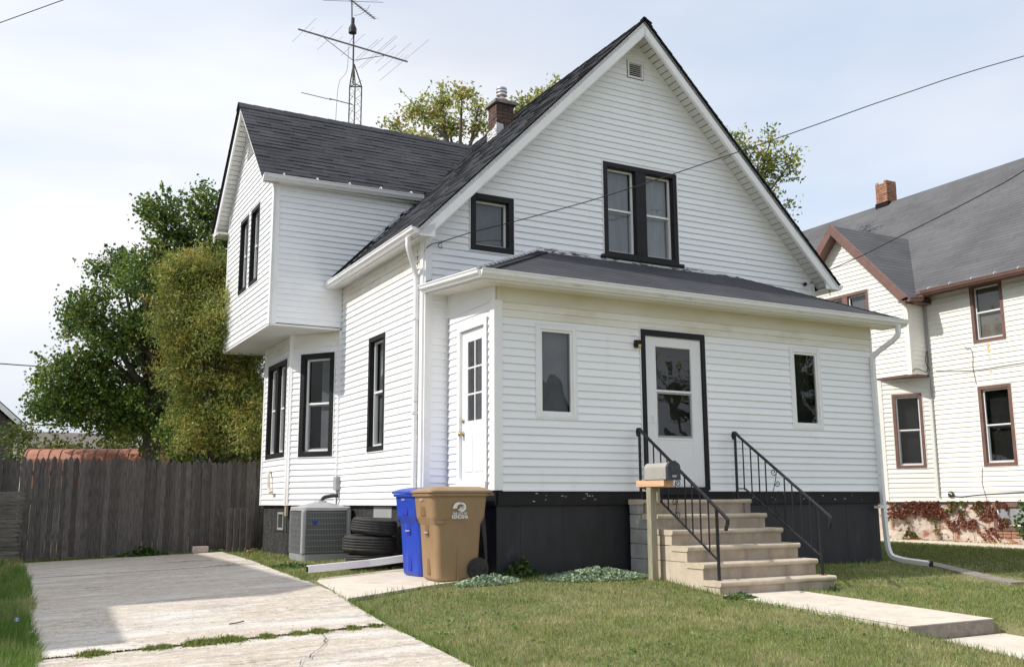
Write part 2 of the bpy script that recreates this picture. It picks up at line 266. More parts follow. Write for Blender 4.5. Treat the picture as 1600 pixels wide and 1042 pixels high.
def slab(name, poly, top, m, parent=None, th=.12, joint=0, bevel=.006, tone=1):
    """a poured slab: polygon in plan with its own top height function"""
    b = MB(); P = [(x, y, top(x, y)) for x, y in poly]; Q = [(x, y, top(x, y) - th) for x, y in poly]; n = len(P)
    b.add(P + Q, [tuple(range(n)), tuple(range(2 * n - 1, n - 1, -1))] + [(i, (i + 1) % n, n + (i + 1) % n, n + i) for i in range(n)], tone)
    return b.build(name, m, parent, bevel=bevel)
def redge(y): return float(np.interp(y, [-8, -3.8, -2, -.75, 1.4, 8.2], [-2.25, -2.2, -2.12, -2.1, -1.93, -1.52]))
def ledge(y): return float(np.interp(y, [-8, -1.9, .4, 8.3], [-5.2, -5.07, -5.03, -4.85]))
drv = thing('driveway', (-3.4, 2, -.15), 'ground', 'x'); del drv['label']; del drv['category']; drv['kind'] = 'structure'
ys = [-8, -4.9, -1.93, 1.2, 4.3, 6.9, 8.15]
for i in range(len(ys) - 1):
    y0, y1 = ys[i] + .007, ys[i + 1] - .007
    sl_ = .02 * (y1 - y0) * 0
    yy = np.linspace(y0, y1, 6); off = random.uniform(.012, .024)
    b = MB(); xs = 5
    pts = []
    for y in yy:
        for k in range(xs + 1):
            x = ledge(y) + (redge(y) - ledge(y)) * k / xs; pts.append((x, y, float(g(x, y)) + off))
    nx = xs + 1; fs = [(j * nx + k, j * nx + k + 1, (j + 1) * nx + k + 1, (j + 1) * nx + k) for j in range(5) for k in range(xs)]
    b.add(pts, fs)
    rim = [k for k in range(nx)] + [j * nx + xs for j in range(1, 6)] + [5 * nx + k for k in range(xs - 1, -1, -1)] + [j * nx for j in range(4, 0, -1)]
    rp = [pts[k] for k in rim]; n = len(rp); b.add(rp + [(x, y, z - .1) for x, y, z in rp], [(k, (k + 1) % n, n + (k + 1) % n, n + k) for k in range(n)])
    b.build('concrete_slab', M_DRV, drv)
wk = thing('walkway', (2.5, -3, -.3), 'x', 'x'); del wk['label']; del wk['category']; wk['kind'] = 'structure'
t1 = lambda x, y: -.228 + (y + 1.8) * .026
slab('concrete_slab', [(1.95, -1.76), (1.95, -3.0), (3.12, -3.0), (3.12, -1.76)], t1, M_CONC, wk, th=.14)
slab('concrete_slab', [(1.95, -3.012), (1.95, -4.33), (3.12, -4.33), (3.12, -3.012)], t1, M_CONC, wk, th=.16)
b = MB(); b.box(1.952, 3.118, -4.338, -4.331, -.47, t1(0, -4.33) - .012); b.build('slab_face_shade', M_CONS, wk)  # dark strip that paints the shade of the slab's front face
t2 = lambda x, y: -.432 + (y + 4.33) * .045
slab('concrete_slab', [(2.0, -4.36), (2.0, -6.2), (3.22, -6.2), (3.22, -4.36)], t2, M_CONC, wk)
slab('concrete_slab', [(2.0, -6.22), (2.0, -8.2), (3.22, -8.2), (3.22, -6.22)], t2, M_CONC, wk)
sp = thing('side_path', (-1, .8, -.06), 'x', 'x'); del sp['label']; del sp['category']; sp['kind'] = 'structure'
tp = lambda x, y: float(-.052 + .045 * (x + .2) * (1 if x < -.2 else 0) + (.02 * y if y < 0 else 0))
slab('concrete_slab', [(-1.92, 1.5), (-2.09, -.72), (-1.15, -.38), (-1.05, 1.78)], tp, M_CONC, sp)
slab('concrete_slab', [(-1.04, 1.78), (-1.14, -.375), (-.08, -.06), (-.04, 0.0), (-.04, 1.4), (-.4, 1.42), (-.4, 1.95)], tp, M_CONC, sp)
nd = thing('neighbour_path', (14, 5, -.2), 'x', 'x'); del nd['label']; del nd['category']; nd['kind'] = 'structure'
for k in range(7): slab('concrete_slab', [(13.45, -1 + 2.2 * k), (14.93, -1 + 2.2 * k), (14.93, 1.19 + 2.2 * k), (13.45, 1.19 + 2.2 * k)], lambda x, y: float(g(x, y)) + .03, M_CONC, nd, bevel=0)
for k in range(7): slab('concrete_slab', [(7.0 - .18 * k, -.35 - .62 * k), (7.32 - .18 * k, -.35 - .62 * k), (7.15 - .18 * k, -.96 - .62 * k), (6.83 - .18 * k, -.96 - .62 * k)], lambda x, y: float(g(x, y)) + .035, M_CONS, nd, bevel=0) if k < 3 else None
def crack(pts, wdt=.006):
    b = MB(); P_ = []
    for i in range(len(pts) - 1):
        for k in range(8): t = k / 8; P_.append((pts[i][0] + (pts[i + 1][0] - pts[i][0]) * t + random.gauss(0, .012), pts[i][1] + (pts[i + 1][1] - pts[i][1]) * t + random.gauss(0, .012)))
    for i in range(len(P_) - 1):
        (x0, y0), (x1, y1) = P_[i], P_[i + 1]; d = V((x1 - x0, y1 - y0, 0)).normalized(); n_ = V((-d.y, d.x, 0)) * wdt * random.uniform(.3, 1); z0_, z1_ = float(g(x0, y0)) + .029, float(g(x1, y1)) + .029
        b.add([(x0 - n_.x, y0 - n_.y, z0_), (x0 + n_.x, y0 + n_.y, z0_), (x1 + n_.x, y1 + n_.y, z1_), (x1 - n_.x, y1 - n_.y, z1_)], [(0, 1, 2, 3)])
    b.build('crack', M_BARKD, drv, kind='stuff')
M_BARKD = mat('crack_dirt', (.05, .043, .035), (.09, .08, .065), rough=1, scale=30)
crack([(-4.9, .2), (-4.0, .35), (-3.2, .1), (-2.05, .3)]); crack([(-3.6, -3.9), (-3.3, -3.2), (-2.9, -2.6), (-2.75, -1.95)]); crack([(-4.6, 5.2), (-3.4, 5.5), (-2.4, 5.3)], .004)
b = MB()
for (cx_, cy_2, r_) in ((-2.5, 5.6, .30), (-2.2, 4.4, .22), (-2.9, 3.2, .16), (-3.6, -2.9, .12), (-4.2, 2.2, .14), (-2.7, -.4, .07)):
    n_ = 22; ring_ = []
    for k in range(n_): a = 2 * math.pi * k / n_; rr_ = r_ * random.uniform(.6, 1.15); x_, y_ = cx_ + rr_ * 1.5 * math.cos(a), cy_2 + rr_ * .6 * math.sin(a); ring_.append((x_, y_, float(g(x_, y_)) + .0275))
    b.add(ring_ + [(cx_, cy_2, float(g(cx_, cy_2)) + .0275)], [(k, (k + 1) % n_, n_) for k in range(n_)])
b.build('oil_stain', M_OIL, drv, kind='stuff')
# street in front, out of the frame
b = MB(); b.box(-80, 90, -22, -14.2, -1.2, -.80); b.build('street', M_ROAD, kind='structure')
b = MB(); b.box(-80, 90, -13.2, -11.6, -1.0, -.765); b.build('pavement', M_CONC, kind='structure')

# ------------------------------------------------------------------ building kit
def siding(parent, fr, z0, z1, left, right, holes=(), pitch=.0985, m=M_SID, joined=False, d=.023, stain_shade=0, seams=True):
    """lapped clapboards: one board per course, cut round the openings; fr gives the wall plane"""
    allb = MB(); short = MB(); k = 0; z = z0
    while z < z1 - .01:
        zt = min(z + pitch, z1); b = allb
        segs = [(left(z), right(z), left(zt), right(zt))]
        if segs[0][1] - segs[0][0] > .02:
            iv = [(segs[0][0], segs[0][1], z, zt)]; zz0, zz1 = z, zt
            for (h0, h1, hz0, hz1) in holes:
                if hz0 < zz1 - .003 and hz1 > zz0 + .003:
                    nv = []
                    for a, c, q0, q1 in iv:
                        if h1 <= a or h0 >= c: nv.append((a, c, q0, q1)); continue
                        if h0 > a: nv.append((a, h0, q0, q1))
                        if h1 < c: nv.append((h1, c, q0, q1))
                        if hz0 > q0 + .003: nv.append((max(a, h0), min(c, h1), q0, hz0))
                        if hz1 < q1 - .003: nv.append((max(a, h0), min(c, h1), hz1, q1))
                    iv = nv
            for a, c, za, zb in iv:
                ta = max(a, segs[0][2]) if a == segs[0][0] else a; tc_ = min(c, segs[0][3]) if c == segs[0][1] else c
                if tc_ < ta: ta = tc_ = (ta + tc_) / 2
                cuts = [a, c]
                if seams and c - a > 2.6 and random.random() < .3: cuts = [a, a + (c - a) * random.uniform(.2, .8), c]
                for q in range(len(cuts) - 1):
                    x0, x1 = cuts[q], cuts[q + 1] - (.002 if q < len(cuts) - 2 else 0); y0 = ta if q == 0 else x0; y1 = tc_ if q == len(cuts) - 2 else x1
                    e = d + random.uniform(-.0015, .0015) + .0012 * q; e2 = .004 + random.uniform(-.0008, .0008)
                    p = fr.p; dz = .0; b = allb if joined else (MB() if x1 - x0 > .62 else short)
                    fz = lambda q_: e + (e2 - e) * (q_ - zz0) / (zz1 - zz0)
                    eb = fz(za); et = fz(zb); up1 = .004 if zb == zt else 0
                    P = [p(x0, za, -.004), p(x1, za, -.004), p(x1, za, eb - .002), p(x0, za, eb - .002), p(x1, za + .006, eb), p(x0, za + .006, eb), p(y1, zb + up1, et), p(y0, zb + up1, et), p(y1, zb + up1, -.004), p(y0, zb + up1, -.004)]
                    b.add(P, [(0, 3, 2, 1), (3, 5, 4, 2), (5, 7, 6, 4), (0, 9, 7, 5, 3), (1, 2, 4, 6, 8)])
                    if b is not allb and b is not short: b.build('siding_board', M_SIDSTSH if stain_shade and z > z1 - stain_shade else m, parent)
        z = zt; k += 1
    if joined: allb.build('clapboards', m, parent, kind='stuff')
    short.build('short_siding_boards', m, parent, kind='stuff')
def ring(b, fr, a0, a1, b0, b1, t, c0, c1, tb=None, tt=None):
    tb = t if tb is None else tb; tt = t if tt is None else tt
    b.fb(fr, a0, a0 + t, b0, b1, c0, c1); b.fb(fr, a1 - t, a1, b0, b1, c0, c1)
    b.fb(fr, a0 + t, a1 - t, b0, b0 + tb, c0 + .0005, c1 - .0005); b.fb(fr, a0 + t, a1 - t, b1 - tt, b1, c0 + .0005, c1 - .0005)
def sheetq(fr, a0, a1, b0, b1, c): return MB().add([fr.p(a0, b0, c), fr.p(a1, b0, c), fr.p(a1, b1, c), fr.p(a0, b1, c)], [(0, 1, 2, 3)])
def window(parent, fr, a0, a1, b0, b1, cas=.09, units=1, kind='double', casm=M_BLK, jm=M_TRIM, sm=M_TRIM, cur=(None,), sill=.0, mull=.13, wl=None, proud=.03, st=.032, rec=.055):
    b = MB(); ring(b, fr, a0, a1, b0, b1, cas, -.05 - rec, proud)
    if sill: b.fb(fr, a0 - sill, a1 + sill, b0 - .035, b0 + .012, -.02, proud + .045)
    w_ = (a1 - a0 - 2 * cas - (units - 1) * mull) / units
    for k in range(1, units): x = a0 + cas + k * w_ + (k - 1) * mull; b.fb(fr, x, x + mull, b0 + cas, b1 - cas, -.05 - rec, proud - .004)
    win = b.build('window', casm, parent, bevel=.004)
    if wl: win['label'] = wl
    if jm: jb = MB(); ring(jb, fr, a0 - .016, a1 + .016, b0 - .016, b1 + .016, .015, -.01, .024); jb.build('trim_channel', jm, win)
    rb = MB(); rb.fb(fr, a0 + cas - .01, a1 - cas + .01, b0 + cas - .01, b1 - cas + .01, -.145 - rec, -.137 - rec); rb.build('room_backing', M_ROOM, win)
    for k in range(units):
        x0 = a0 + cas + k * (w_ + mull); x1 = x0 + w_; y0 = b0 + cas; y1 = b1 - cas; ym = (y0 + y1) / 2 + .02; r = rec
        f = MB(); ring(f, fr, x0 + .001, x1 - .001, y0 + .001, y1 - .001, st, -.03 - r, .012 - r)
        if kind == 'double': f.fb(fr, x0 + st, x1 - st, ym - .016, ym + .016, -.028 - r, .010 - r)
        f.build('sash', sm, win, bevel=.002)
        i0, i1 = x0 + st, x1 - st
        if kind == 'double':
            sheetq(fr, i0, i1, ym + .016, y1 - st, -.010 - r).build('pane', M_GLS, win)
            sheetq(fr, i0, i1, y0 + st, ym - .016, -.020 - r).build('pane', M_GLS, win)
            sb = MB(); ring(sb, fr, i0, i1, y0 + st, ym - .016, .022, -.05 - r, -.024 - r); sb.build('inner_sash', sm, win)
        else: sheetq(fr, i0, i1, y0 + st, y1 - st, -.010 - r).build('pane', M_GLS, win)
        cu = cur[k % len(cur)]
        if cu:
            mt, lo, side = cu; n = 24; vs = []; c0, c1 = (i0, i1) if side == 0 else ((i0 + (i1 - i0) * .32, i1 - (i1 - i0) * .1) if side == 1 else (i0, i0 + (i1 - i0) * .5))
            yb = y0 + (y1 - y0) * lo
            for j in range(n + 1):
                x = c0 + (c1 - c0) * j / n; c = -.07 - r + .014 * math.sin(j * 1.9) * (1 if mt is M_CUR else .1)
                vs += [fr.p(x, yb, c), fr.p(x, y1, c)]
            cb = MB(); cb.add(vs, [(2 * j, 2 * j + 2, 2 * j + 3, 2 * j + 1) for j in range(n)]); cb.build('curtain' if mt is M_CUR else 'blind', mt, win, smooth=True)
    return win
def roof_tabs(parent, P0, ua, up_, length, slope, m, expo=.14, tab=(.22, .42), single=False, clip=None, limit=0, name='shingles', tlo=.72, thi=1.2, flat=False):
    """courses of laminated shingle tabs; ua runs along the eave, up_ up the slope"""
    ua = V(ua).normalized(); up_ = V(up_).normalized(); n = ua.cross(up_).normalized(); n = n if n.z > 0 else -n; P0 = V(P0)
    allb = MB(); cnt = 0; rows = int(slope / expo) + 1
    for r_ in range(rows):
        s0 = r_ * expo; s1 = min(s0 + expo + .02, slope); x = -random.uniform(0, .2)
        while x < length:
            wd = random.uniform(*tab); x0 = max(x, 0); x1 = min(x + wd - .004, length); x += wd
            if x1 - x0 < .02: continue
            if clip:
                c = clip(x0, x1, s0)
                if c is None: continue
                x0, x1 = c
            th = random.choice([.006, .007, .013, .014]) if not flat else .004; sj = s0 + random.uniform(-.004, .004); tone = random.uniform(tlo, thi)
            Pq = lambda a, s_, h: P0 + ua * a + up_ * s_ + n * h
            b = allb if not single or cnt >= 300 else MB()
            b.add([Pq(x0, sj, .0), Pq(x1, sj, .0), Pq(x1, sj, th + .004), Pq(x0, sj, th + .004), Pq(x1, s1, .004), Pq(x0, s1, .004)], [(0, 1, 2, 3), (3, 2, 4, 5), (0, 3, 5), (1, 4, 2)], tone if tone != 1 else .99)
            cnt += 1
            if b is not allb: b.build('shingle', m, parent)
    allb.build(name, m, parent, kind='stuff')
def quadslab(b, P, th, tone=1):
    P = [V(q) for q in P]; n = (P[1] - P[0]).cross(P[-1] - P[0]).normalized(); n = n if n.z > 0 else -n; Q = [q - n * th for q in P]; k = len(P)
    b.add(P + Q, [tuple(range(k)), tuple(range(2 * k - 1, k - 1, -1))] + [(i, (i + 1) % k, k + (i + 1) % k, k + i) for i in range(k)], tone)
def gutter(parent, A, B, outv, m=M_GUT, size=.1, clips=0):
    A, B, o_ = V(A), V(B), V(outv).normalized(); z = V((0, 0, 1)); s = size
    prof = [(0, 0), (.55, 0), (.62, .12), (.95, .45), (1.0, .8), (1.1, .86), (1.1, 1.0), (1.02, 1.0), (1.02, .9), (.9, .86), (.1, .8), (0, .8)]
    b = MB(); b.prism([A + o_ * (a * s) + z * (c * s) for a, c in prof], B - A)
    gt = b.build('gutter', m, parent)
    for k in range(clips):
        q = A + (B - A) * ((k + .6) / clips); d = (B - A).normalized(); c = MB(); c.tube([q + o_ * s + z * s * 1.0, q + o_ * s * .9 + z * s * 1.25, q + o_ * s * .45 + z * s * 1.5, q - o_ * s * .2 + z * s * 1.45], .007, 6); c.build('gutter_hanger', M_GUT, gt)
    return gt
def downspout(parent, path, m=M_GUT, w_=.036, h=.028, name='downspout'):
    b = MB(); b.tube(path, .03, sq=(w_, h)); return b.build(name, m, parent, bevel=.008)
def bez(P, n=10):
    """smooth the corners of a polyline"""
    P = [V(q) for q in P]; out_ = [P[0]]
    for i in range(1, len(P) - 1):
        a = P[i] + (P[i - 1] - P[i]) * .35; c = P[i] + (P[i + 1] - P[i]) * .35
        for k in range(n + 1):
            t = k / n; out_.append(a * (1 - t) ** 2 + P[i] * 2 * t * (1 - t) + c * t * t)
    return out_ + [P[-1]]

# ================================================================== the white house
H = thing('white_house', (3, 4, 0), 'white clapboard house with black window casings, steep front gable and enclosed porch', 'house')
a_, Ym = -.359, 1.426; XR = 6.983; XP = 6.654; RX, RZ = 3.253, 8.417; SL, SR = 1.0226, .996
rz = lambda x: RZ - (RX - x) * SL if x < RX else RZ - (x - RX) * SR
ZB, ZP, ZF = .776, .961, 3.317; YB = 8.44
# wall carcasses
def panel(name, m, P, parent, th=(0, 0, 0)): b = MB(); b.prism(P, th); return b.build(name, m, parent)
cg = rz(a_) - .16
wf = panel('wall', M_ROOM, [(a_ + .205, Ym + .215, ZB), (XR - .1, Ym + .215, ZB), (XR - .1, Ym + .215, rz(XR) - .3), (RX, Ym + .215, RZ - .36), (a_ + .205, Ym + .215, cg - .14)], H, (0, .02, 0))
wl_ = panel('wall', M_ROOM, [(a_ + .21, Ym + .24, ZB), (a_ + .21, YB, ZB), (a_ + .21, YB, cg - .1), (a_ + .21, Ym + .24, cg - .1)], H, (.02, 0, 0))
b = MB(); b.prism([(XR - .02, Ym + .14, ZB), (XR - .02, YB, ZB), (XR - .02, YB, rz(XR) - .2), (XR - .02, Ym + .14, rz(XR) - .2)], (.02, 0, 0)); b.build('wall', M_SID, H)
panel('wall', M_SID, [(a_ + .1, YB, ZB), (XR - .02, YB, ZB), (XR - .02, YB, rz(XR) - .3), (RX, YB, RZ - .3), (a_ + .1, YB, cg - .14)], H, (0, .02, 0))
# front gable
FM = F((0, Ym, 0), (1, 0, 0), (0, -1, 0)); gl = lambda z: max(a_ + .10, RX - (RZ - .165 - z) / SL); gr_ = lambda z: min(XR - .09, RX + (RZ - .165 - z) / SR)
siding(wf, FM, ZB, RZ - .19, gl, gr_, holes=[(2.595, 4.061, 4.515, 6.068), (.312, 1.053, 4.33, 5.213), (3.122, 3.457, 7.545, 7.85), (.12, 6.55, ZB, 3.5)])
for (x0, x1, zb, zt) in ((a_, a_ + .10, ZB, cg - .03), (XR - .09, XR, 3.4, rz(XR) - .17)):
    b = MB(); b.fb(FM, x0, x1, zb, zt, -.02, .03); b.build('corner_board', M_TRIM, H, bevel=.003)
window(wf, FM, 2.615, 4.041, 4.531, 6.049, cas=.078, units=2, cur=((M_BLDL, 0, 0), (M_CUR, .0, 0)), mull=.20, rec=.08, sill=.07, wl='paired sash window in one black casing above the porch roof')
window(wf, FM, .332, 1.033, 4.35, 5.198, cas=.085, units=1, kind='fixed', cur=((M_BLD, 0, 0),), rec=.08, wl='small single window in a black casing under the left rake')
gv = MB(); gv.fb(FM, 3.142, 3.439, 7.559, 7.837, -.05, -.045); gvo = gv.build('gable_vent', M_ROOM, wf)
gv = MB(); ring(gv, FM, 3.142, 3.439, 7.559, 7.837, .022, -.05, .028); gv.build('vent_frame', M_TRIM, wf)
for k in range(7):
    zz = 7.588 + k * .034; s = MB(); P = FM.p; s.box8([P(3.164, zz, .012), P(3.417, zz, .012), P(3.417, zz + .006, .014), P(3.164, zz + .006, .014), P(3.164, zz + .022, -.03), P(3.417, zz + .022, -.03), P(3.417, zz + .028, -.028), P(3.164, zz + .028, -.028)]); s.build('louvre', M_TRIM, wf)
b = MB(); b.prism([FM.p(4.10, 6.005, .018), FM.p(5.95, 6.005 - .0, .018), FM.p(5.95, 6.035, .006), FM.p(4.10, 6.03, .006)], (0, -.004, 0)); b.build('siding_seam_strip', M_TRIM, wf)
# left side wall
FS = F((a_, 0, 0), (0, 1, 0), (-1, 0, 0))
siding(wl_, FS, ZB, 4.44, stain_shade=.5, left=lambda z: Ym + .10, right=lambda z: 4.955, holes=[(2.82, 3.567, 1.559, 3.349)])  # top courses carry dirt and the eave shade in their colour
for (y0, y1) in ((Ym, Ym + .10),): b = MB(); b.fb(FS, y0, y1, ZB, 4.42, -.02, .03); b.build('corner_board', M_TRIM, H, bevel=.003)
window(wl_, FS, 2.836, 3.551, 1.575, 3.333, cas=.075, wl='tall narrow sash window in a black casing on the sunlit side', cur=((M_BLD, 0, 0),), st=.028)
b = MB(); b.fb(FS, 7.6, YB, ZB, 4.44, .0, .02); b.build('siding_sheet', M_SID, wl_)
# upper box (cross gable) and bay below it
bx, by0, by1, bz = -1.581, 4.967, 8.447, 3.709; cy, cz, cs = 6.858, 8.175, .99
FB = F((bx, 0, 0), (0, 1, 0), (-1, 0, 0))
wb = panel('wall', M_ROOM, [(bx + .205, by0 + .1, bz), (bx + .205, by1 - .02, bz), (bx + .205, by1 - .02, 6.35), (bx + .205, cy, cz - .25), (bx + .205, by0 + .1, 6.1)], H, (.02, 0, 0))
bl = lambda z: max(by0 + .085, cy - (cz - .15 - z) / cs); br = lambda z: min(by1 - .05, cy + (cz - .15 - z) / cs)
siding(wb, FB, bz + .02, cz - .17, bl, br, holes=[(5.87, 6.55, 4.60, 6.05), (6.70, 7.36, 4.60, 6.05), (6.60, 7.12, 7.16, 7.62)])
for y0 in (5.885, 6.72): window(wb, FB, y0, y0 + .645, 4.615, 6.035, cas=.075, cur=((M_BLD, 0, 0),), wl='narrow sash window in a black casing on the overhanging upper storey', st=.028)
gv = MB(); gv.fb(FB, 6.62, 7.10, 7.17, 7.60, -.05, -.04); gv.build('gable_vent', M_ROOM, wb)
for k in range(8):
    zz = 7.18 + k * .05; s = MB(); P = FB.p; s.box8([P(6.63, zz, .014), P(7.09, zz, .014), P(7.09, zz + .008, .016), P(6.63, zz + .008, .016), P(6.63, zz + .03, -.03), P(7.09, zz + .03, -.03), P(7.09, zz + .036, -.028), P(6.63, zz + .036, -.028)]); s.build('louvre', M_TRIM, wb)
for f_, y0, y1, zt in ((FB, by0 - .03, by0 + .085, 6.14), (FB, by1 - .05, by1 + .02, 6.45)): b = MB(); b.fb(f_, y0, y1, bz - .005, zt, -.02, .03); b.build('corner_board', M_TRIM, H, bevel=.003)
FBF = F((0, by0, 0), (1, 0, 0), (0, -1, 0))
wbf = panel('wall', M_ROOM, [(bx + .02, by0 + .02, bz), (a_ + .3, by0 + .02, bz), (a_ + .3, by0 + .02, 4.6), (1.2, by0 + .02, 6.15), (bx + .02, by0 + .02, 6.15)], H, (0, .02, 0))
siding(wbf, FBF, bz + .02, 6.17, lambda z: bx + .085, lambda z: max(a_ - .03, RX - (RZ - z) / SL + .1))
b = MB(); b.fb(FBF, bx - .028, bx + .085, bz - .005, 6.14, -.02, .03); b.build('corner_board', M_TRIM, H, bevel=.003)
b = MB(); b.fb(FBF, a_ - .045, a_ - .0, ZB, bz + .02, -.02, .02); b.fb(FBF, a_ - .05, a_ - .02, bz + .02, 4.42, .012, .03); b.build('inner_corner_trim', M_TRIM, H)
b = MB(); b.box(bx - .02, a_ + .1, by0 - .02, by1 + .02, bz - .03, bz + .005); b.build('box_soffit', M_SOF, H)
panel('wall', M_SID, [(bx + .1, by1 - .03, bz), (a_ + .1, by1 - .03, bz), (a_ + .1, by1 - .03, 6.5), (bx + .1, by1 - .03, 6.5)], H, (0, .02, 0))
# bay
B0, B1, B2, B3 = V((a_, 4.96, 0)), V((-.976, 5.825, 0)), V((-.976, 7.528, 0)), V((a_, 8.39, 0))
Fc = F(B0, B1 - B0, ((B1 - B0).y * -1, (B1 - B0).x * 1, 0)); Lc = (B1 - B0).length
if Fc.n.x > 0: Fc.n = -Fc.n
wc = MB(); wc.fb(Fc, .02, Lc - .02, ZB, bz - .03, -.225, -.205); wc = wc.build('wall', M_ROOM, H)
siding(wc, Fc, ZB, bz - .03, lambda z: .02, lambda z: Lc - .05, holes=[(.10, .855, 1.56, 3.345)], seams=False, stain_shade=.3)  # beige top courses: shade under the box put into the colour
window(wc, Fc, .125, .83, 1.578, 3.328, cas=.088, wl='tall sash window in a black casing on the canted face of the bay', cur=((M_BLD, 0, 2),))
Fb = F((-.976, 0, 0), (0, 1, 0), (-1, 0, 0))
wd_ = MB(); wd_.fb(Fb, 5.95, 7.45, ZB, bz - .03, -.225, -.205); wd_ = wd_.build('wall', M_ROOM, H)
siding(wd_, Fb, ZB, bz - .03, lambda z: 5.89, lambda z: 7.47, holes=[(5.965, 7.285, 1.58, 3.32)], seams=False, stain_shade=.32)  # same painted shade along the top of the outer bay face
window(wd_, Fb, 5.982, 7.267, 1.595, 3.303, cas=.09, units=2, mull=.12, wl='wide paired sash window in a black casing on the outer face of the bay', cur=((M_CURD, 0, 0),))
b = MB(); b.fb(Fc, Lc - .055, Lc + .02, ZB - .005, bz - .03, -.03, .03); b.build('corner_board', M_TRIM, H, bevel=.003)
b = MB(); b.fb(Fb, 5.80, 5.89, ZB - .008, bz - .031, -.03, .028); b.build('corner_board', M_TRIM, H, bevel=.003)
b = MB(); b.fb(Fb, 7.47, 7.56, ZB - .005, bz - .03, -.03, .03); b.build('corner_board', M_TRIM, H, bevel=.003)
b = MB(); b.prism([B2 + V((.03, 0, ZB)), B3 + V((0, 0, ZB)), B3 + V((0, 0, bz - .03)), B2 + V((.03, 0, bz - .03))], (.02, .0, 0)); b.build('wall', M_SID, H)
# foundations
b = MB(); b.box(a_ + .04, XR - .05, Ym + .04, YB, -.5, ZB - .0); b.build('foundation', M_BLKR, H)
b = MB(); b.prism([(a_ + .05, 5.05, -.5), (-.93, 5.86, -.5), (-.93, 7.50, -.5), (a_ + .05, 8.3, -.5)], (0, 0, .5 + ZB)); bf = b.build('bay_foundation', M_BLKR, H)
b = MB(); b.fb(F((-.93, 0, 0), (0, 1, 0), (-1, 0, 0)), 5.9, 6.75, .33, .72, .0, .01); b.build('basement_opening', M_ROOM, bf)
b = MB(); ring(b, F((-.94, 0, 0), (0, 1, 0), (-1, 0, 0)), 6.05, 6.42, .36, .66, .035, 0, .02); b.build('basement_window', M_GREY, bf)
b = MB(); b.fb(FS, 2.62, 3.36, .60, .76, -.05, -.035); b.build('glass_block_window', M_GREY, H)
b = MB(); b.box(-.99, -.95, 5.79, 5.87, .60, ZB - .01); b.build('bay_post', M_PT, H)
# porch carcass
FPF = F((0, 0, 0), (1, 0, 0), (0, -1, 0)); FPL = F((0, 0, 0), (0, 1, 0), (-1, 0, 0))
wp = MB(); wp.box(.215, XP - .02, .215, .235, ZP, 3.45); wp = wp.build('wall', M_ROOM, H)
wq = MB(); wq.box(.205, .225, .24, Ym, ZP, 3.5); wq = wq.build('wall', M_ROOM, H)
b = MB(); b.box(XP - .02, XP, .14, Ym, ZP, 3.45); b.build('wall', M_SID, H)
WH = [(.565, 1.195, 1.85, 3.078), (4.912, 5.538, 1.85, 3.078)]
siding(wp, FPF, ZP, ZF, lambda z: .09, lambda z: XP - .012, holes=WH + [(2.19, 3.335, ZP, 3.15)], pitch=.0982, stain_shade=.22)
b = MB(); b.fb(FPF, XP - .012, XP + .02, ZP, ZF, -.02, .024); b.build('corner_board', M_TRIM, H)
siding(wq, FPL, ZP, ZF + .10, lambda z: .095, lambda z: Ym - .035, holes=[(.16, 1.075, ZP, 3.145)], pitch=.0982, seams=False)
b = MB(); b.fb(FPL, -.03, .095, ZP - .002, ZF + .01, -.02, .03); b.fb(FPF, -.029, .09, ZP - .002, ZF + .01, -.019, .0295); b.build('corner_board', M_TRIM, H, bevel=.004)
b = MB(); b.fb(FPL, Ym - .035, Ym, ZP, ZF + .15, -.02, .02); b.build('inner_corner_trim', M_TRIM, H)
b = MB(); b.fb(FPF, .09, XP + .02, ZP - .012, ZP + .004, 0, .034); b.build('starter_strip', M_TRIM, H)
# frieze and soffit
b = MB(); b.fb(FPF, 0.0, XP + .02, ZF + .012, 3.50, -.02, .012); b.build('frieze_board', M_FRZ, H)
b = MB(); b.fb(FPF, 0.02, XP + .02, ZF - .004, ZF + .011, -.02, .026); b.build('frieze_moulding', M_FRZ, H)
b = MB(); b.prism([FPL.p(-.012, ZF + .012, .012), FPL.p(Ym, ZF + .06, .012), FPL.p(Ym, 3.66, .012), FPL.p(-.012, 3.50, .012)], (.03, 0, 0)); b.build('frieze_board', M_TRIM, H)
b = MB(); b.add([(-.33, -.33, 3.49), (XP + .33, -.33, 3.48), (XP + .33, .02, 3.49), (-.0, .02, 3.50), (0, Ym, 3.64), (-.33, Ym, 3.64)], [(0, 1, 2, 3), (0, 3, 4, 5)]); b.build('porch_soffit', M_FRZ, H)
for i, (h0, h1, z0_, z1_) in enumerate(WH):
    window(wp, FPF, h0 + .018, h1 - .018, z0_ + .017, z1_ - .017, cas=.055, kind='fixed', casm=M_TRIM, jm=M_TRIM, cur=((M_BLD, 0, 0),) if i == 0 else (None,), proud=.026, st=.03, rec=.0,
           wl=['fixed white framed pane left of the front door', 'fixed white framed pane right of the front door'][i])
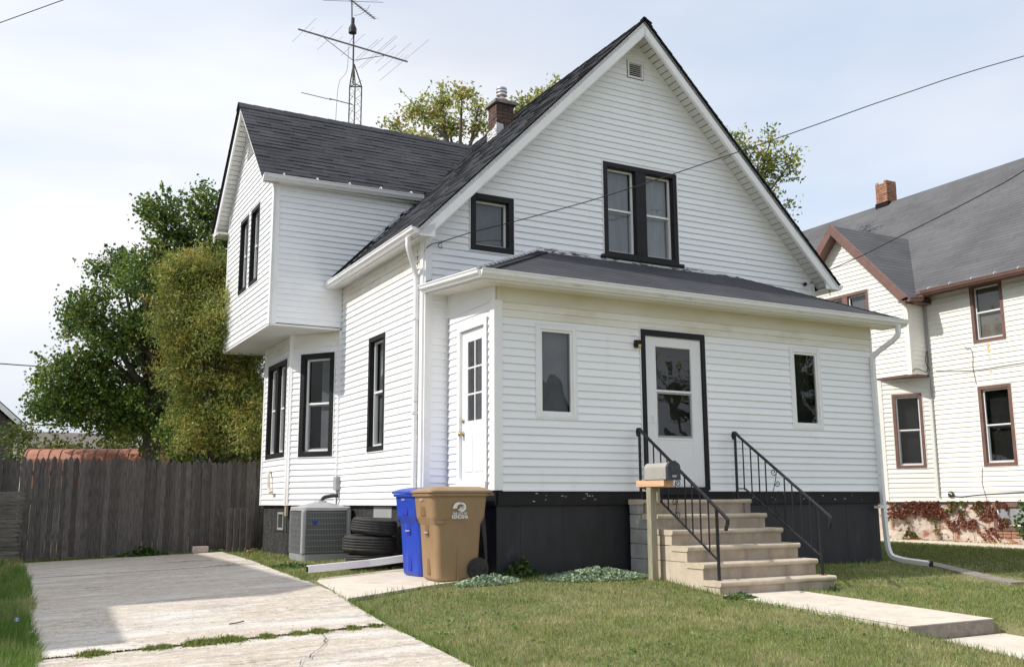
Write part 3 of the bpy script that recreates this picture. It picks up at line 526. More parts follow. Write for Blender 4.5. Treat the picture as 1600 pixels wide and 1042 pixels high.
# front door
b = MB(); D0, D1, DB, DT = 2.21, 3.314, ZP, 3.13
b.fb(FPF, D0, D0 + .075, DB, DT, -.05, .03); b.fb(FPF, D1 - .065, D1, DB, DT, -.05, .03); b.fb(FPF, D0 + .075, D1 - .065, DT - .085, DT, -.049, .0295); dc = b.build('door_casing', M_BLK, wp, bevel=.003)
b = MB(); b.fb(FPF, D0 - .016, D0 - .001, DB, DT + .016, -.01, .024); b.fb(FPF, D1 + .001, D1 + .016, DB, DT + .016, -.01, .024); b.fb(FPF, D0 - .001, D1 + .001, DT + .001, DT + .016, -.01, .0235); b.build('trim_channel', M_TRIM, wp)
b = MB(); b.fb(FPF, D0 + .06, D1 - .05, DB - .06, 1.003, -.05, .06); b.build('door_sill', M_BLK, wp, bevel=.004)
# storm door: white frame with two panes, mid rail, kick panel
S0, S1, SB, ST = 2.29, 3.245, 1.006, 3.04; Gx0, Gx1 = 2.466, 3.062
b = MB(); b.fb(FPF, S0, Gx0, SB, ST, -.03, .006); b.fb(FPF, Gx1, S1, SB, ST, -.03, .006); b.fb(FPF, Gx0, Gx1, SB, 1.665, -.03, .0055); b.fb(FPF, Gx0, Gx1, 2.905, ST, -.03, .0055); b.fb(FPF, Gx0, Gx1, 2.285, 2.315, -.028, .004)
sd = b.build('storm_door', M_DOOR, H, bevel=.004)
b = MB(); ring(b, FPF, Gx0 - .022, Gx1 + .022, 1.643, 2.927, .012, .0055, .013); b.fb(FPF, S0 - .005, S1 + .005, ST + .002, ST + .02, -.03, .012); b.build('door_moulding', M_TRIM, sd)
b = MB(); ring(b, FPF, Gx0, Gx1, 1.665, 2.285, .022, -.026, -.006, tb=.03); b.build('screen_frame', M_GREY, sd)
for z0_, z1_ in ((2.316, 2.905), (1.69, 2.284)): sheetq(FPF, Gx0, Gx1, z0_, z1_, -.016).build('pane', M_GLS, sd)
b = MB(); b.fb(FPF, Gx0 - .01, Gx1 + .01, 1.64, 2.93, -.17, -.16); b.build('inner_door', M_ROOM, sd)
b = MB(); b.tube([FPF.p(S0 + .075, 1.86, .01), FPF.p(S0 + .10, 1.87, .045), FPF.p(S0 + .10, 1.94, .045), FPF.p(S0 + .075, 1.95, .01)], .009, 8); b.build('door_handle', M_TRIM, sd)
b = MB(); b.fb(FPF, 2.10, 2.175, 2.865, 2.965, .0, .075); sc_ = b.build('porch_lamp', M_BLK, H, bevel=.006)
b = MB(); b.lathe(FPF.p(2.155, 2.885, .07), [(0, -.03), (.022, -.02), (.026, 0), (.018, .02), (0, .03)], 12, axis=(0, -1, 0)); b.build('bulb', M_YEL, sc_, smooth=True)
# side door of porch
b = MB(); Q0, Q1 = .265, .985
b.fb(FPL, Q1, Q1 + .075, ZP, 3.14, -.06, .03); b.fb(FPL, Q0 - .075, Q0, ZP, 3.14, -.06, .03); b.fb(FPL, Q0, Q1, 3.06, 3.14, -.06, .0295); b.fb(FPL, Q0 - .075, Q1 + .075, ZP - .0, 1.075, .03, .05); b.fb(FPL, Q0, Q1, ZP, 1.08, -.06, .03); b.build('door_casing', M_TRIM, wq, bevel=.003)
b = MB(); gy0, gy1, gz0, gz1 = .40, .815, 1.86, 2.90
b.fb(FPL, Q0, gy0, 1.083, 3.055, -.05, -.012); b.fb(FPL, gy1, Q1, 1.083, 3.055, -.05, -.012); b.fb(FPL, gy0, gy1, 1.083, gz0, -.05, -.0125); b.fb(FPL, gy0, gy1, gz1, 3.055, -.05, -.0125)
ym_ = (gy0 + gy1) / 2; b.fb(FPL, ym_ - .012, ym_ + .012, gz0, gz1, -.045, -.014)
for k in (1, 2): z_ = gz0 + (gz1 - gz0) * k / 3; b.fb(FPL, gy0, ym_ - .012, z_ - .012, z_ + .012, -.045, -.0145); b.fb(FPL, ym_ + .012, gy1, z_ - .012, z_ + .012, -.045, -.0145)
for zz in ((1.20, 1.72),):
    b.fb(FPL, .36, .59, zz[0], zz[1], -.02, -.006); b.fb(FPL, .66, .89, zz[0], zz[1], -.02, -.006)
dd = b.build('side_door', M_DOOR, H, bevel=.004)
sheetq(FPL, gy0 - .01, gy1 + .01, gz0 - .01, gz1 + .01, -.03).build('pane', M_GLS, dd)
b = MB(); b.fb(FPL, gy0 - .02, gy1 + .02, gz0 - .02, gz1 + .02, -.16, -.15); b.build('room_backing', M_ROOM, dd)
for zz in (1.70, 1.87): b = MB(); b.lathe(FPL.p(.93, zz, -.012), [(.03, 0), (.03, .012), (.012, .016), (.012, .045), (.03, .055), (.032, .07), (0, .08)] if zz == 1.70 else [(.028, 0), (.028, .014), (.02, .02), (0, .022)], 16, axis=(-1, 0, 0)); b.build('door_knob', M_BRASS, dd, smooth=True)
# porch skirt
b = MB(); b.box(.03, XP - .02, .03, .06, -.6, ZP - .005); b.build('porch_skirt', M_BLKF, H)
b = MB(); b.box(.0, XP + .0, -.012, .03, ZP - .185, ZP - .013); b.build('skirt_board', M_BLK, H, bevel=.004)
for k in range(11):
    x = .36 + .62 * k
    if not (1.9 < x < 3.7): b = MB(); b.box(x - .003, x + .003, .0285, .031, -.6, ZP - .19); b.build('panel_joint', M_ROOM, H)
b = MB(); b.box(.03, .06, .06, Ym, -.6, ZP - .005); b.build('porch_skirt', M_BLKF, H); b = MB(); b.box(-.012, .03, -.012, Ym, ZP - .185, ZP - .013); b.build('skirt_board', M_BLK, H)
b = MB(); b.box(XP - .05, XP - .02, .06, Ym, -.6, ZP - .005); b.build('porch_skirt', M_BLKF, H)
b = MB()
for k in range(26):
    x = random.choice([random.uniform(.5, 1.5), random.uniform(3.9, 6.4)]); z_ = ZP - random.uniform(.04, .14); w_ = random.uniform(.008, .05)
    b.add([(x, -.0155, z_), (x + w_, -.0155, z_ + random.uniform(-.01, .01)), (x + w_ * .8, -.0155, z_ + .012), (x + w_ * .2, -.0155, z_ + random.uniform(.008, .02))], [(0, 1, 2, 3)])
b.build('paint_chips', M_GREY, H, kind='stuff')
# ------------------------------------------------------------------ roofs
rf = thing_roof = None
def deck(name, P, th, m): b = MB(); quadslab(b, P, th); return b.build(name, m, H)
yF, yK = Ym - .36, YB + .25
mrl = deck('roof', [(-.61, yF, rz(-.61)), (RX, yF, RZ), (RX, yK, RZ), (-.61, yK, rz(-.61))], .07, M_SHG)
mrr = deck('roof', [(RX, yF, RZ), (7.21, yF, rz(7.21)), (7.21, yK, rz(7.21)), (RX, yK, RZ)], .07, M_SHG)
crf = deck('roof', [(-1.83, 4.845, cz - (cy - 4.845) * cs), (3.1, 4.845, cz - (cy - 4.845) * cs), (3.1, cy, cz), (-1.83, cy, cz)], .06, M_SHG)
crb = deck('roof', [(-1.83, cy, cz), (3.1, cy, cz), (3.1, 8.87, cz - 2.012 * cs), (-1.83, 8.87, cz - 2.012 * cs)], .06, M_SHG)
s2 = math.sqrt(1 + SL * SL); Lm = (RX + .61) * s2
roof_tabs(mrl, (-.63, yF - .03, rz(-.63) + .002), (0, 1, 0), (1, 0, SL), yK - yF + .03, Lm + .03, M_SHG, clip=lambda x0, x1, s0: None if (yF + x0 > 5.6 and yF + x1 < 8.2 and s0 < Lm * .86) else (x0, x1))
sr2 = math.sqrt(1 + SR * SR); roof_tabs(mrr, (7.23, yF - .03, rz(7.23) + .002), (0, 1, 0), (-1, 0, SR), yK - yF + .03, (7.23 - RX) * sr2, M_SHG, tab=(.6, 1.0))
sc2 = math.sqrt(1 + cs * cs); Lc2 = (cy - 4.845) * sc2
def clipc(x0, x1, s0):
    z_ = cz - (cy - 4.845) * cs + s0 * cs / sc2; xv = RX - (RZ - z_) / SL + .12 + 1.86
    if x0 > xv: return None
    return (x0, min(x1, xv))
roof_tabs(crf, (-1.86, 4.825, cz - (cy - 4.825) * cs + .002), (1, 0, 0), (0, 1, cs), 5, Lc2 + .02, M_SHG, tab=(.24, .44), single=True, clip=clipc)
roof_tabs(crb, (-1.86, 8.89, cz - 2.032 * cs + .002), (1, 0, 0), (0, -1, cs), 4.9, Lc2, M_SHG, tab=(.6, .9))
b = MB()
for k in range(46):
    y = yF - .03 + k * .29
    if y > yK: break
    for s_ in (1, -1): q = RX + s_ * .14; b.add([(RX, y, RZ + .03), (RX, y + .31, RZ + .022), (q, y + .31, RZ + .022 - .14), (q, y, RZ + .03 - .135)], [(0, 1, 2, 3)], random.uniform(.7, 1.1))
b.add([(RX - .05, yF - .05, RZ + .02), (RX + .13, yF - .035, RZ - .05), (RX + .15, yF + .15, RZ - .04), (RX + .01, yF + .15, RZ + .05), (RX - .05, yF - .05, RZ + .02)][:4], [(0, 1, 2, 3)], .6)
b.build('ridge_cap', M_SHG, mrl)
b = MB()
for k in range(17):
    x = -1.87 + k * .29
    for s_ in (1, -1): b.add([(x, cy, cz + .03), (x + .31, cy, cz + .022), (x + .31, cy + s_ * .14, cz - .115), (x, cy + s_ * .14, cz - .108)], [(0, 1, 2, 3)], random.uniform(.7, 1.1))
b.build('ridge_cap', M_SHG, crf)
# rake fascias and soffits, main gable
def rake(x0, z0, x1, z1, y, drop, th, m, name='fascia'):
    b = MB(); b.prism([(x0, y, z0), (x1, y, z1), (x1, y, z1 - drop), (x0, y, z0 - drop)], (0, th, 0)); return b.build(name, m, H, bevel=.003)
for P_ in ([(-.60, yF, 4.45), (RX, yF, RZ - .035), (RX, yF, RZ - .25), (-.45, yF, 4.385), (-.60, yF, 4.385)], [(RX, yF, RZ - .035), (7.20, yF, 4.46), (7.20, yF, 4.385), (7.05, yF, 4.385), (RX, yF, RZ - .25)]): b = MB(); b.prism(P_, (0, .03, 0)); b.build('fascia', M_TRIM, H, bevel=.003)
rake(-.43, rz(-.43) - .235, RX, RZ - .245, yF + .012, .03, .03, M_TRIM); rake(RX, RZ - .245, 7.03, rz(7.03) - .235, yF + .012, .03, .03, M_TRIM)
b = MB(); quadslab(b, [(-.58, yF + .04, rz(-.58) - .14), (RX, yF + .04, RZ - .15), (RX, Ym, RZ - .15), (-.58, Ym, rz(-.58) - .14)], .012); b.build('rake_soffit', M_SOF, H)
n_ = 50
for k in range(n_):
    u0, u1 = k / n_, (k + 1) / n_; xa, xb_ = RX + (7.16 - RX) * u0, RX + (7.16 - RX) * u1 - .012; b = MB(); j = random.uniform(0, .002)
    quadslab(b, [(xa, yF + .035, rz(xa) - .15 - j), (xb_, yF + .035, rz(xb_) - .156 - j), (xb_, Ym, rz(xb_) - .156 - j), (xa, Ym, rz(xa) - .15 - j)], .01); b.build('soffit_panel', M_SOF, H)
b = MB(); b.prism([(RX, Ym - .022, RZ - .165), (XR - .05, Ym - .022, rz(XR - .05) - .165), (XR - .05, Ym - .022, rz(XR - .05) - .20), (RX, Ym - .022, RZ - .20)], (0, .03, 0)); b.build('rake_trim', M_TRIM, H)
b = MB(); b.prism([(a_ + .1, Ym - .022, rz(a_ + .1) - .155), (RX, Ym - .022, RZ - .165), (RX, Ym - .022, RZ - .2), (a_ + .1, Ym - .022, rz(a_ + .1) - .19)], (0, .03, 0)); b.build('rake_trim', M_TRIM, H)
# eave soffit along the side, gutters
b = MB(); b.prism([(-.60, yF + .04, 4.365), (a_ + .02, yF + .04, 4.415), (a_ + .02, yF + .04, 4.43), (-.60, yF + .04, 4.38)], (0, 4.955 - yF, 0)); b.build('eave_soffit', M_SOF, H)
b = MB(); b.box(-.605, -.595, yF, 4.96, 4.36, 4.475); b.build('fascia', M_TRIM, H)
gutter(H, (-.607, yF + .0, 4.385), (-.607, 4.95, 4.365), (-1, 0, 0), size=.095)
b = MB(); b.prism([(-.60, yF, 4.36), (a_, yF, 4.36), (a_, yF, 4.56), (-.60, yF, 4.44)], (0, .02, 0)); b.build('fascia_return', M_TRIM, H)
gutter(H, (7.215, yF, 4.38), (7.215, yK, 4.38), (1, 0, 0), size=.095)
b = MB(); b.box(XR - .02, 7.21, yF + .03, yK, 4.375, 4.39); b.build('eave_soffit', M_SOF, H)
b = MB(); b.prism([(6.93, yF + .01, 4.38), (7.215, yF + .01, 4.38), (7.215, yF + .01, 4.44), (6.93, yF + .01, 4.62)], (0, .02, 0)); b.build('fascia_return', M_TRIM, H)
ge = cz - (cy - 4.845) * cs
gutter(H, (-1.83, 4.842, ge - .105), (1.02, 4.842, ge - .07), (0, -1, 0), size=.10, clips=5)
b = MB(); b.box(-1.80, 1.1, 4.85, 4.98, ge - .10, ge - .085); b.build('eave_soffit', M_SOF, H)
# box gable rakes
def rakeY(y0, z0, y1, z1, x, drop, th, m, name='fascia'): b = MB(); b.prism([(x, y0, z0), (x, y1, z1), (x, y1, z1 - drop), (x, y0, z0 - drop)], (th, 0, 0)); return b.build(name, m, H, bevel=.003)
zc = lambda y: cz - abs(y - cy) * cs
rakeY(4.85, zc(4.85) - .03, cy, cz - .035, -1.82, .10, .03, M_TRIM); rakeY(cy, cz - .035, 8.86, zc(8.86) - .03, -1.82, .20, .03, M_TRIM)
n_ = 27
for k in range(n_):
    ya, yb = cy + (8.84 - cy) * k / n_, cy + (8.84 - cy) * (k + 1) / n_ - .012; b = MB(); quadslab(b, [(-1.79, ya, zc(ya) - .14), (-1.56, ya, zc(ya) - .14), (-1.56, yb, zc(yb) - .146), (-1.79, yb, zc(yb) - .146)], .01); b.build('soffit_panel', M_SOF, H)
b = MB(); quadslab(b, [(-1.79, 4.86, zc(4.86) - .13), (-1.56, 4.86, zc(4.86) - .13), (-1.56, cy, cz - .14), (-1.79, cy, cz - .14)], .01); b.build('rake_soffit', M_SOF, H)
b = MB(); b.box(-1.82, -1.56, 8.40, 8.86, 6.06, 6.09); b.box(-1.825, -1.80, 8.60, 8.86, 6.06, 6.22); b.build('cornice_return', M_SOF, H)
gutter(H, (-1.82, 8.865, 6.11), (-.5, 8.865, 6.11), (0, 1, 0), size=.09)
# flashing where the main eave meets the box wall
b = MB(); b.prism([(-.56, 4.955, rz(-.56) + .03), (1.15, 4.955, rz(1.15) + .03), (1.15, 4.955, rz(1.15) + .10), (-.56, 4.955, rz(-.56) + .09)], (0, -.012, 0)); b.build('step_flashing', M_BLK, H)
for k in range(3): x = .15 + .28 * k; b = MB(); b.prism([(x, 4.94, rz(x) + .05), (x + .22, 4.94, rz(x + .22) + .05), (x + .2, 4.94, rz(x + .2) + .13), (x + .02, 4.94, rz(x + .02) + .11)], (0, -.004, 0)); b.build('step_flashing', M_TIN, H)
# porch roof
e = .345; TL, TR = V((1.5, Ym, 4.455)), V((5.28, Ym, 4.43)); EL0, EL1, EL2 = V((-e, -e, 3.605)), V((XP + e + .04, -e, 3.60)), V((-e, Ym, 3.745)); ER2 = V((XP + e + .04, Ym, 3.66))
b = MB(); quadslab(b, [EL0, EL1, TR, TL], .05); pr_ = b.build('porch_roof', M_SHP, H)
b = MB(); quadslab(b, [EL2, EL0, TL], .05); b.build('porch_roof', M_SHP, H); b = MB(); quadslab(b, [EL1, ER2, TR], .05); b.build('porch_roof', M_SHP, H)
upv = V((0, TL.y + e, TL.z - EL0.z)); sl_len = upv.length
def clipp(x0, x1, s0):
    t = s0 / sl_len; xa = EL0.x + (TL.x - EL0.x) * t; xb_ = EL1.x + (TR.x - EL1.x) * t; x0 += EL0.x - .0; x1 += EL0.x
    x0, x1 = max(x0, xa), min(x1, xb_)
    return (x0 - EL0.x, x1 - EL0.x) if x1 - x0 > .03 else None
roof_tabs(pr_, EL0 + V((0, -.02, .002)), (1, 0, 0), upv, (EL1 - EL0).x, sl_len, M_SHP, expo=.125, tab=(.30, .32), clip=clipp, tlo=.92, thi=1.06, flat=True)
nl = (EL0 - EL2).normalized(); upl = (TL - EL2); upl = (upl - nl * upl.dot(nl)).normalized(); slen = (TL - EL2 - nl * (TL - EL2).dot(nl)).length; LL = (EL0 - EL2).length
def clipl(x0, x1, s0):
    t = s0 / slen; dd_ = (TL - EL2).dot(nl); xa = dd_ * t; xb_ = LL + (dd_ - LL) * t; x0, x1 = max(x0, xa), min(x1, xb_)
    return (x0, x1) if x1 - x0 > .03 else None
roof_tabs(pr_, EL2 + V((-.02, 0, .002)), nl, upl, LL, slen, M_SHP, expo=.125, tab=(.30, .32), clip=clipl, tlo=.92, thi=1.06, flat=True)
b = MB()
for A, B_ in ((EL0, TL), (EL1, TR)):
    n_ = 16; d = (B_ - A) / n_; s_ = V((-d.y, d.x, 0)).normalized() * .13
    for k in range(n_): q = A + d * k + V((0, 0, .02)); b.add([q, q + s_ - V((0, 0, .018)), q + s_ + d * 1.08 - V((0, 0, .026)), q + d * 1.08 - V((0, 0, .004)), q - s_ + d * 1.08 - V((0, 0, .026)), q - s_ - V((0, 0, .018))], [(0, 1, 2, 3), (0, 3, 4, 5)], random.uniform(.8, 1.1))
b.build('hip_cap', M_SHP, pr_, kind='stuff')
b = MB(); b.prism([(1.38, Ym - .05, 4.40), (2.54, Ym - .05, 4.395), (2.54, Ym - .05, 4.47), (1.50, Ym - .05, 4.52), (1.42, Ym - .05, 4.50)], (0, .04, 0)); b.build('flashing_board', M_PEEL, H)
b = MB(); b.prism([(2.54, Ym - .045, 4.38), (4.12, Ym - .045, 4.37), (4.12, Ym - .045, 4.47), (2.54, Ym - .045, 4.485)], (0, .04, 0)); b.build('flashing_board', M_PEEL, H)
b = MB(); b.prism([(4.12, Ym - .05, 4.37), (5.36, Ym - .05, 4.36), (5.28, Ym - .05, 4.47), (4.12, Ym - .05, 4.50)], (0, .04, 0)); b.build('flashing_board', M_PEEL, H)
for P in ([(-.36, Ym - .03, 3.76), (1.42, Ym - .03, 4.45), (1.42, Ym - .03, 4.50), (-.36, Ym - .03, 3.81)], [(5.30, Ym - .03, 4.44), (6.98, Ym - .03, 3.74), (6.98, Ym - .03, 3.78), (5.30, Ym - .03, 4.49)]): b = MB(); b.prism(P, (0, .02, 0)); b.build('roof_edge_trim', M_TRIM, H)
# porch fascia and gutters
b = MB(); b.box(-.338, XP + .37, -.338, -.325, 3.475, 3.60); b.build('fascia', M_TRIM, H)
gutter(H, (-.40, -.340, 3.50), (XP + .39, -.340, 3.49), (0, -1, 0), size=.105)
gutter(H, (-.345, -.40, 3.50), (-.345, Ym - .02, 3.645), (-1, 0, 0), size=.105)
b = MB(); b.prism([(-.34, -.33, 3.475), (-.34, Ym, 3.62), (-.34, Ym, 3.73), (-.34, -.33, 3.59)], (.012, 0, 0)); b.build('fascia', M_TRIM, H)
# downspouts
downspout(H, bez([(-.66, Ym - .12, 4.38), (-.66, Ym - .12, 4.22), (-.425, Ym + .17, 3.98), (-.415, Ym + .16, 3.80), (-.415, Ym + .16, .30), (-.44, Ym + .14, .10)], 6), name='downspout')
for zz in (3.3, 2.0): b = MB(); b.box(-.455, a_ - .0, Ym + .115, Ym + .205, zz, zz + .03); b.build('downspout_strap', M_GUT, H)
downspout(H, bez([(XP + .19, -.40, 3.50), (XP + .19, -.40, 3.32), (XP - .04, -.075, 3.05), (XP - .045, -.07, 2.9), (XP - .06, -.10, .5), (XP - .08, -.16, .0), (XP - .02, -.36, -.06), (XP + .02, -.82, -.09)], 7), name='downspout')
b = MB(); b.box(XP - .16, XP + .0, -.13, -.01, .70, .735); b.build('downspout_strap', M_GUT, H)
b = MB(); b.tube([(XP + .02, -.80, -.09), (XP + .021, -.83, -.091)], .03, sq=(.04, .032)); b.build('downspout_mouth', M_BLK, H)
# chimney on the left slope
ch = MB(); cx0, cx1, cy0, cy1 = 2.30, 2.66, 4.39, 4.735; ch.box(cx0 + .012, cx1 - .012, cy0 + .012, cy1 - .012, 7.2, 8.10); CH = ch.build('chimney', M_MORT, H)
row = 0; z = 7.40
while z < 8.08:
    for fc in range(4):
        L_ = [cx1 - cx0, cy1 - cy0][fc % 2]; x = -.10 if row % 2 else 0
        while x < L_ - .01:
            p0, p1 = max(x, 0) + .005, min(x + .195, L_) - .005; x += .2
            if p1 - p0 < .03: continue
            j = random.uniform(-.003, .004); bb = MB()
            if fc == 0: bb.box(cx0 + p0, cx0 + p1, cy0 - j, cy0 + .02, z, z + .058)
            elif fc == 2: bb.box(cx0 + p0, cx0 + p1, cy1 - .02, cy1 + j, z, z + .058)
            elif fc == 1: bb.box(cx1 - .02, cx1 + j, cy0 + p0, cy0 + p1, z, z + .058)
            else: bb.box(cx0 - j, cx0 + .02, cy0 + p0, cy0 + p1, z, z + .058)
            bb.build('brick', M_BRK, CH)
    z += .068; row += 1
b = MB(); b.box(cx0 - .05, cx1 + .05, cy0 - .05, cy1 + .05, 8.085, 8.15); b.box(cx0 - .02, cx1 + .02, cy0 - .02, cy1 + .02, 8.15, 8.17); b.build('chimney_cap', M_CAP, CH, bevel=.008)
b = MB(); b.lathe((2.50, 4.57, 8.17), [(.12, 0), (.12, .06), (.095, .07)], 20); b.build('flue', M_CLAY, CH, smooth=False)
b = MB(); b.lathe((2.50, 4.57, 8.22), [(.045, 0), (.045, .09), (.10, .10), (.10, .125), (.075, .13), (.075, .16), (.105, .165), (.105, .19), (.07, .20), (.07, .22), (.10, .225), (.10, .25), (.0, .265)], 24); b.build('vent_cap', M_TIN, CH, smooth=False)
b = MB(); P = [(cx0 - .01, cy0 - .012, 7.43), (cx0 - .01, cy1 + .03, 7.43), (cx0 - .01, cy1 + .03, 7.60), (cx0 - .01, cy0 + .1, 7.62), (cx0 - .01, cy0 - .012, 7.70)]; b.prism(P, (.008, 0, 0)); b.build('chimney_flashing', M_PEEL, CH)
b = MB(); b.prism([(cx0 - .012, cy0 - .012, 7.43), (cx0 + .14, cy0 - .012, 7.56), (cx0 + .13, cy0 - .012, 7.68), (cx0 - .012, cy0 - .012, 7.69)], (0, -.005, 0)); b.build('chimney_flashing', M_TIN, CH)
# small fittings on the sunny side
b = MB(); b.box(a_ - .09, a_ - .012, 4.80, 5.0 - .04, 1.02, 1.24); b.build('disconnect_box', M_GREY, H, bevel=.008)
b = MB(); b.tube(bez([(a_ - .05, 4.86, 1.02), (a_ - .05, 4.86, .80), (a_ - .06, 4.86, .6)], 4), .012); b.build('conduit', M_GREY, H)
b = MB(); b.tube(bez([(a_ - .03, 4.83, .93), (a_ - .12, 4.86, .93), (a_ - .28, 4.93, .90), (a_ - .30, 4.95, .62)], 6), .03, 10); b.build('insulated_pipe', M_RUB, H, smooth=True)
b = MB(); b.tube(bez([(-1.0, 6.86, 1.36), (-1.06, 6.80, 1.36), (-1.06, 6.74, 1.30), (-1.06, 6.70, 1.06), (-1.06, 6.62, 1.0), (-1.06, 6.5, 1.01)], 6), .025, 10); b.build('vent_pipe', M_PVC, H, smooth=True)
b = MB(); b.tube([(a_ - .012, Ym + .225, .78), (a_ - .012, Ym + .23, 4.3)], .006, 6); b.build('side_cable', M_WIRE, H)
b = MB(); b.tube([(.0 - .02, Ym - .05, 1.0), (-.02, Ym - .05, 3.3)], .005, 6); b.build('side_cable', M_GREY, H)
b = MB(); b.lathe((6.74, Ym - .05, 4.50), [(.02, -.03), (.035, 0), (.02, .03)], 10, axis=(0, 1, 0)); b.build('cable_bracket', M_IRON, H)

# ================================================================== front steps, railings, mailbox
ST = thing('concrete_steps', (2.85, -.9, -.25), 'beige concrete front steps with six treads rising to the white storm door', 'steps')
X0, X1, sy, stt, sz, sr_ = 1.961, 3.741, -1.788, .288, -.085, .185
for k in range(6):
    y0 = sy + k * stt; top = sz + k * sr_; ye = y0 + stt + .03 if k < 5 else -.02
    b = MB(); pr = [(0, -.045), (-.02, -.03), (-.024, -.012), (-.012, 0)]
    prof = [(y0 + .024, top - .055), (y0 + .004, top - .04), (y0, top - .02), (y0 + .006, top - .004), (y0 + .02, top), (ye, top), (ye, top - .055)]
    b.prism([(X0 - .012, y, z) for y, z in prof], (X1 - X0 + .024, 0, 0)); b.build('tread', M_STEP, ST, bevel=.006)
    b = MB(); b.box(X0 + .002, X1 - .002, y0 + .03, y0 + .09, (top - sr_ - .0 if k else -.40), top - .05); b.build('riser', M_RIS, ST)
zl = [-.45, .10, .285, .47, .655, .85 - .055]
for s_, xa, xb_ in ((0, X0, X0 + .12), (1, X1 - .12, X1)):
    for k in range(5):
        z0_, z1_ = zl[k] + .004, zl[k + 1] - .004; y0 = sy + .03 + max(0, k) * stt if k else sy + .03
        b = MB()
        if k == 0: b.prism([(xa, sy + .035, -.45), (xa, sy + .035, -.14), (xa, sy + stt + .035, -.14), (xa, sy + stt + .035, .045), (xa, sy + 2 * stt + .03, .045), (xa, sy + 2 * stt + .03, z1_), (xa, -.5, z1_), (xa, -.5, -.45)], (.12, 0, 0))
        else: ys_ = sy + (k + 1) * stt + .035; b.box(xa, xb_, ys_, -.5, z0_, z1_) if ys_ < -.52 else None
        b.build('side_block', M_STEP, ST, bevel=.004)
        b = MB(); b.box(xa - .001, xb_ + (-.001 if s_ == 0 else -.003), (-.496 if k < 4 else -.31), -.02, z0_ if k else -.45, z1_); b.build('side_block', M_STEPG if s_ == 0 else M_STEP, ST, bevel=.006)
    b = MB(); b.box(xa + .02, xb_ - .02, sy + .3, -.03, -.4, -.1); b.box(xa + .012, xb_ - .012, sy + 5 * stt, -.03, -.1, .79); b.build('mortar_core', M_CONS, ST)
def scroll(b, P, c, r0, turns, s=1, a0=0, rr=.0055):
    pts = []
    for k in range(int(26 * turns) + 1):
        t = k / 26; r = r0 * (1 - .82 * t / turns); an = a0 + s * 2 * math.pi * t; pts.append(P(c[0] + r * math.cos(an), c[1] + r * math.sin(an)))
    b.tube(pts, rr, 6)
def railing(x, lab):
    yt, yb = -.13, -1.62; zt, zb = 1.745, .735; lo_t, lo_b = .985, .14; R = thing('stair_railing', (x, yb, -.085), lab, 'railing', 'wrought iron railings of the front steps')
    P = lambda y, z: V((x, y, z)); top = lambda y: zt + (zb - zt) * (yt - y) / (yt - yb); low = lambda y: lo_t - .02 if y > yt - .18 else (lo_t - .02) + (lo_b - lo_t + .02) * ((yt - .18) - y) / ((yt - .18) - yb)
    b = MB(); b.tube([P(yt, sz + 5 * sr_ - .01), P(yt, zt)], .014, sq=(.0135, .0135)); b.build('post', M_IRON, R)
    b = MB(); b.tube([P(yb, -.09), P(yb + .003, zb + .0)], .014, sq=(.0135, .0135)); pb = b.build('post', M_IRON, R)
    b = MB(); b.box(x - .03, x + .03, yb - .03, yb + .03, -.085, -.079); b.build('base_plate', M_RUST, R)
    b = MB(); pts = [P(yt + .025, zt - .08), P(yt + .045, zt - .03), P(yt + .03, zt + .02), P(yt, zt + .022)] + [P(yt + (yb - .16 - yt) * t, top(yt + (yb - .16 - yt) * t) + .008) for t in (.05, .3, .6, .9, 1)] + [P(yb - .185, zb - .13), P(yb - .185, zb - .17), P(yb - .16, zb - .22), P(yb - .15, zb - .25)]
    b.tube(pts, .018, 8, sq=(.011, .02)); b.build('handrail', M_IRON, R)
    b = MB(); b.tube([P(yt, lo_t), P(yt - .16, lo_t), P(yt - .19, lo_t - .02), P(yb, lo_b)], .01, sq=(.008, .012)); b.build('lower_rail', M_IRON, R)
    for k in (1, 2, 3, 4, 6, 7, 8, 9):
        y = yt + (yb - yt) * k / 10 + (.02 if k == 4 else -.02 if k == 6 else 0); z0_, z1_ = low(y), top(y); pts = []
        for q in range(33):
            t = q / 32; pts.append(P(y, z0_ + (z1_ - z0_) * t))
        tw = MB(); tw.tube([P(y, z0_), P(y, z1_)], .0075, sq=(.0065, .0065)); tw.build('baluster', M_IRON, R)
    ym = (yt + yb) / 2; zc_ = (low(ym) + top(ym)) / 2
    b = MB(); scroll(b, P, (ym + .02, zc_ + .27), .055, 1.35, 1, math.pi * .9); scroll(b, P, (ym - .045, zc_ + .12), .05, 1.35, -1, math.pi * .2); scroll(b, P, (ym + .045, zc_ - .12), .05, 1.35, -1, math.pi * 1.2); scroll(b, P, (ym - .02, zc_ - .28), .05, 1.35, 1, -math.pi * .1)
    b.tube([P(ym - .032, zc_ + .27), P(ym - .02, zc_ + .2), P(ym + .03, zc_ + .05), P(ym + .06, zc_ + .0)], .0055, 6); b.tube([P(ym + .03, zc_ - .30), P(ym + .02, zc_ - .22), P(ym - .03, zc_ - .06), P(ym - .06, zc_ + .02)], .0055, 6)
    b.build('scrollwork', M_IRON, R); return R
railing(2.07, 'black scrolled iron railing on the left of the front steps, behind the mailbox'); railing(3.70, 'black scrolled iron railing on the right of the front steps')
MX = thing('mailbox', (1.83, -.68, -.15), 'grey mailbox with a door coloured dark for shade on a wooden post left of the front steps', 'mailbox')
b = MB(); b.box(1.785, 1.875, -.725, -.635, -.3, .99); b.build('post', M_PT, MX, bevel=.005)
b = MB(); b.box(1.865, 1.905, -.76, -.60, .82, .985); b.build('brace', M_PT, MX, bevel=.003)
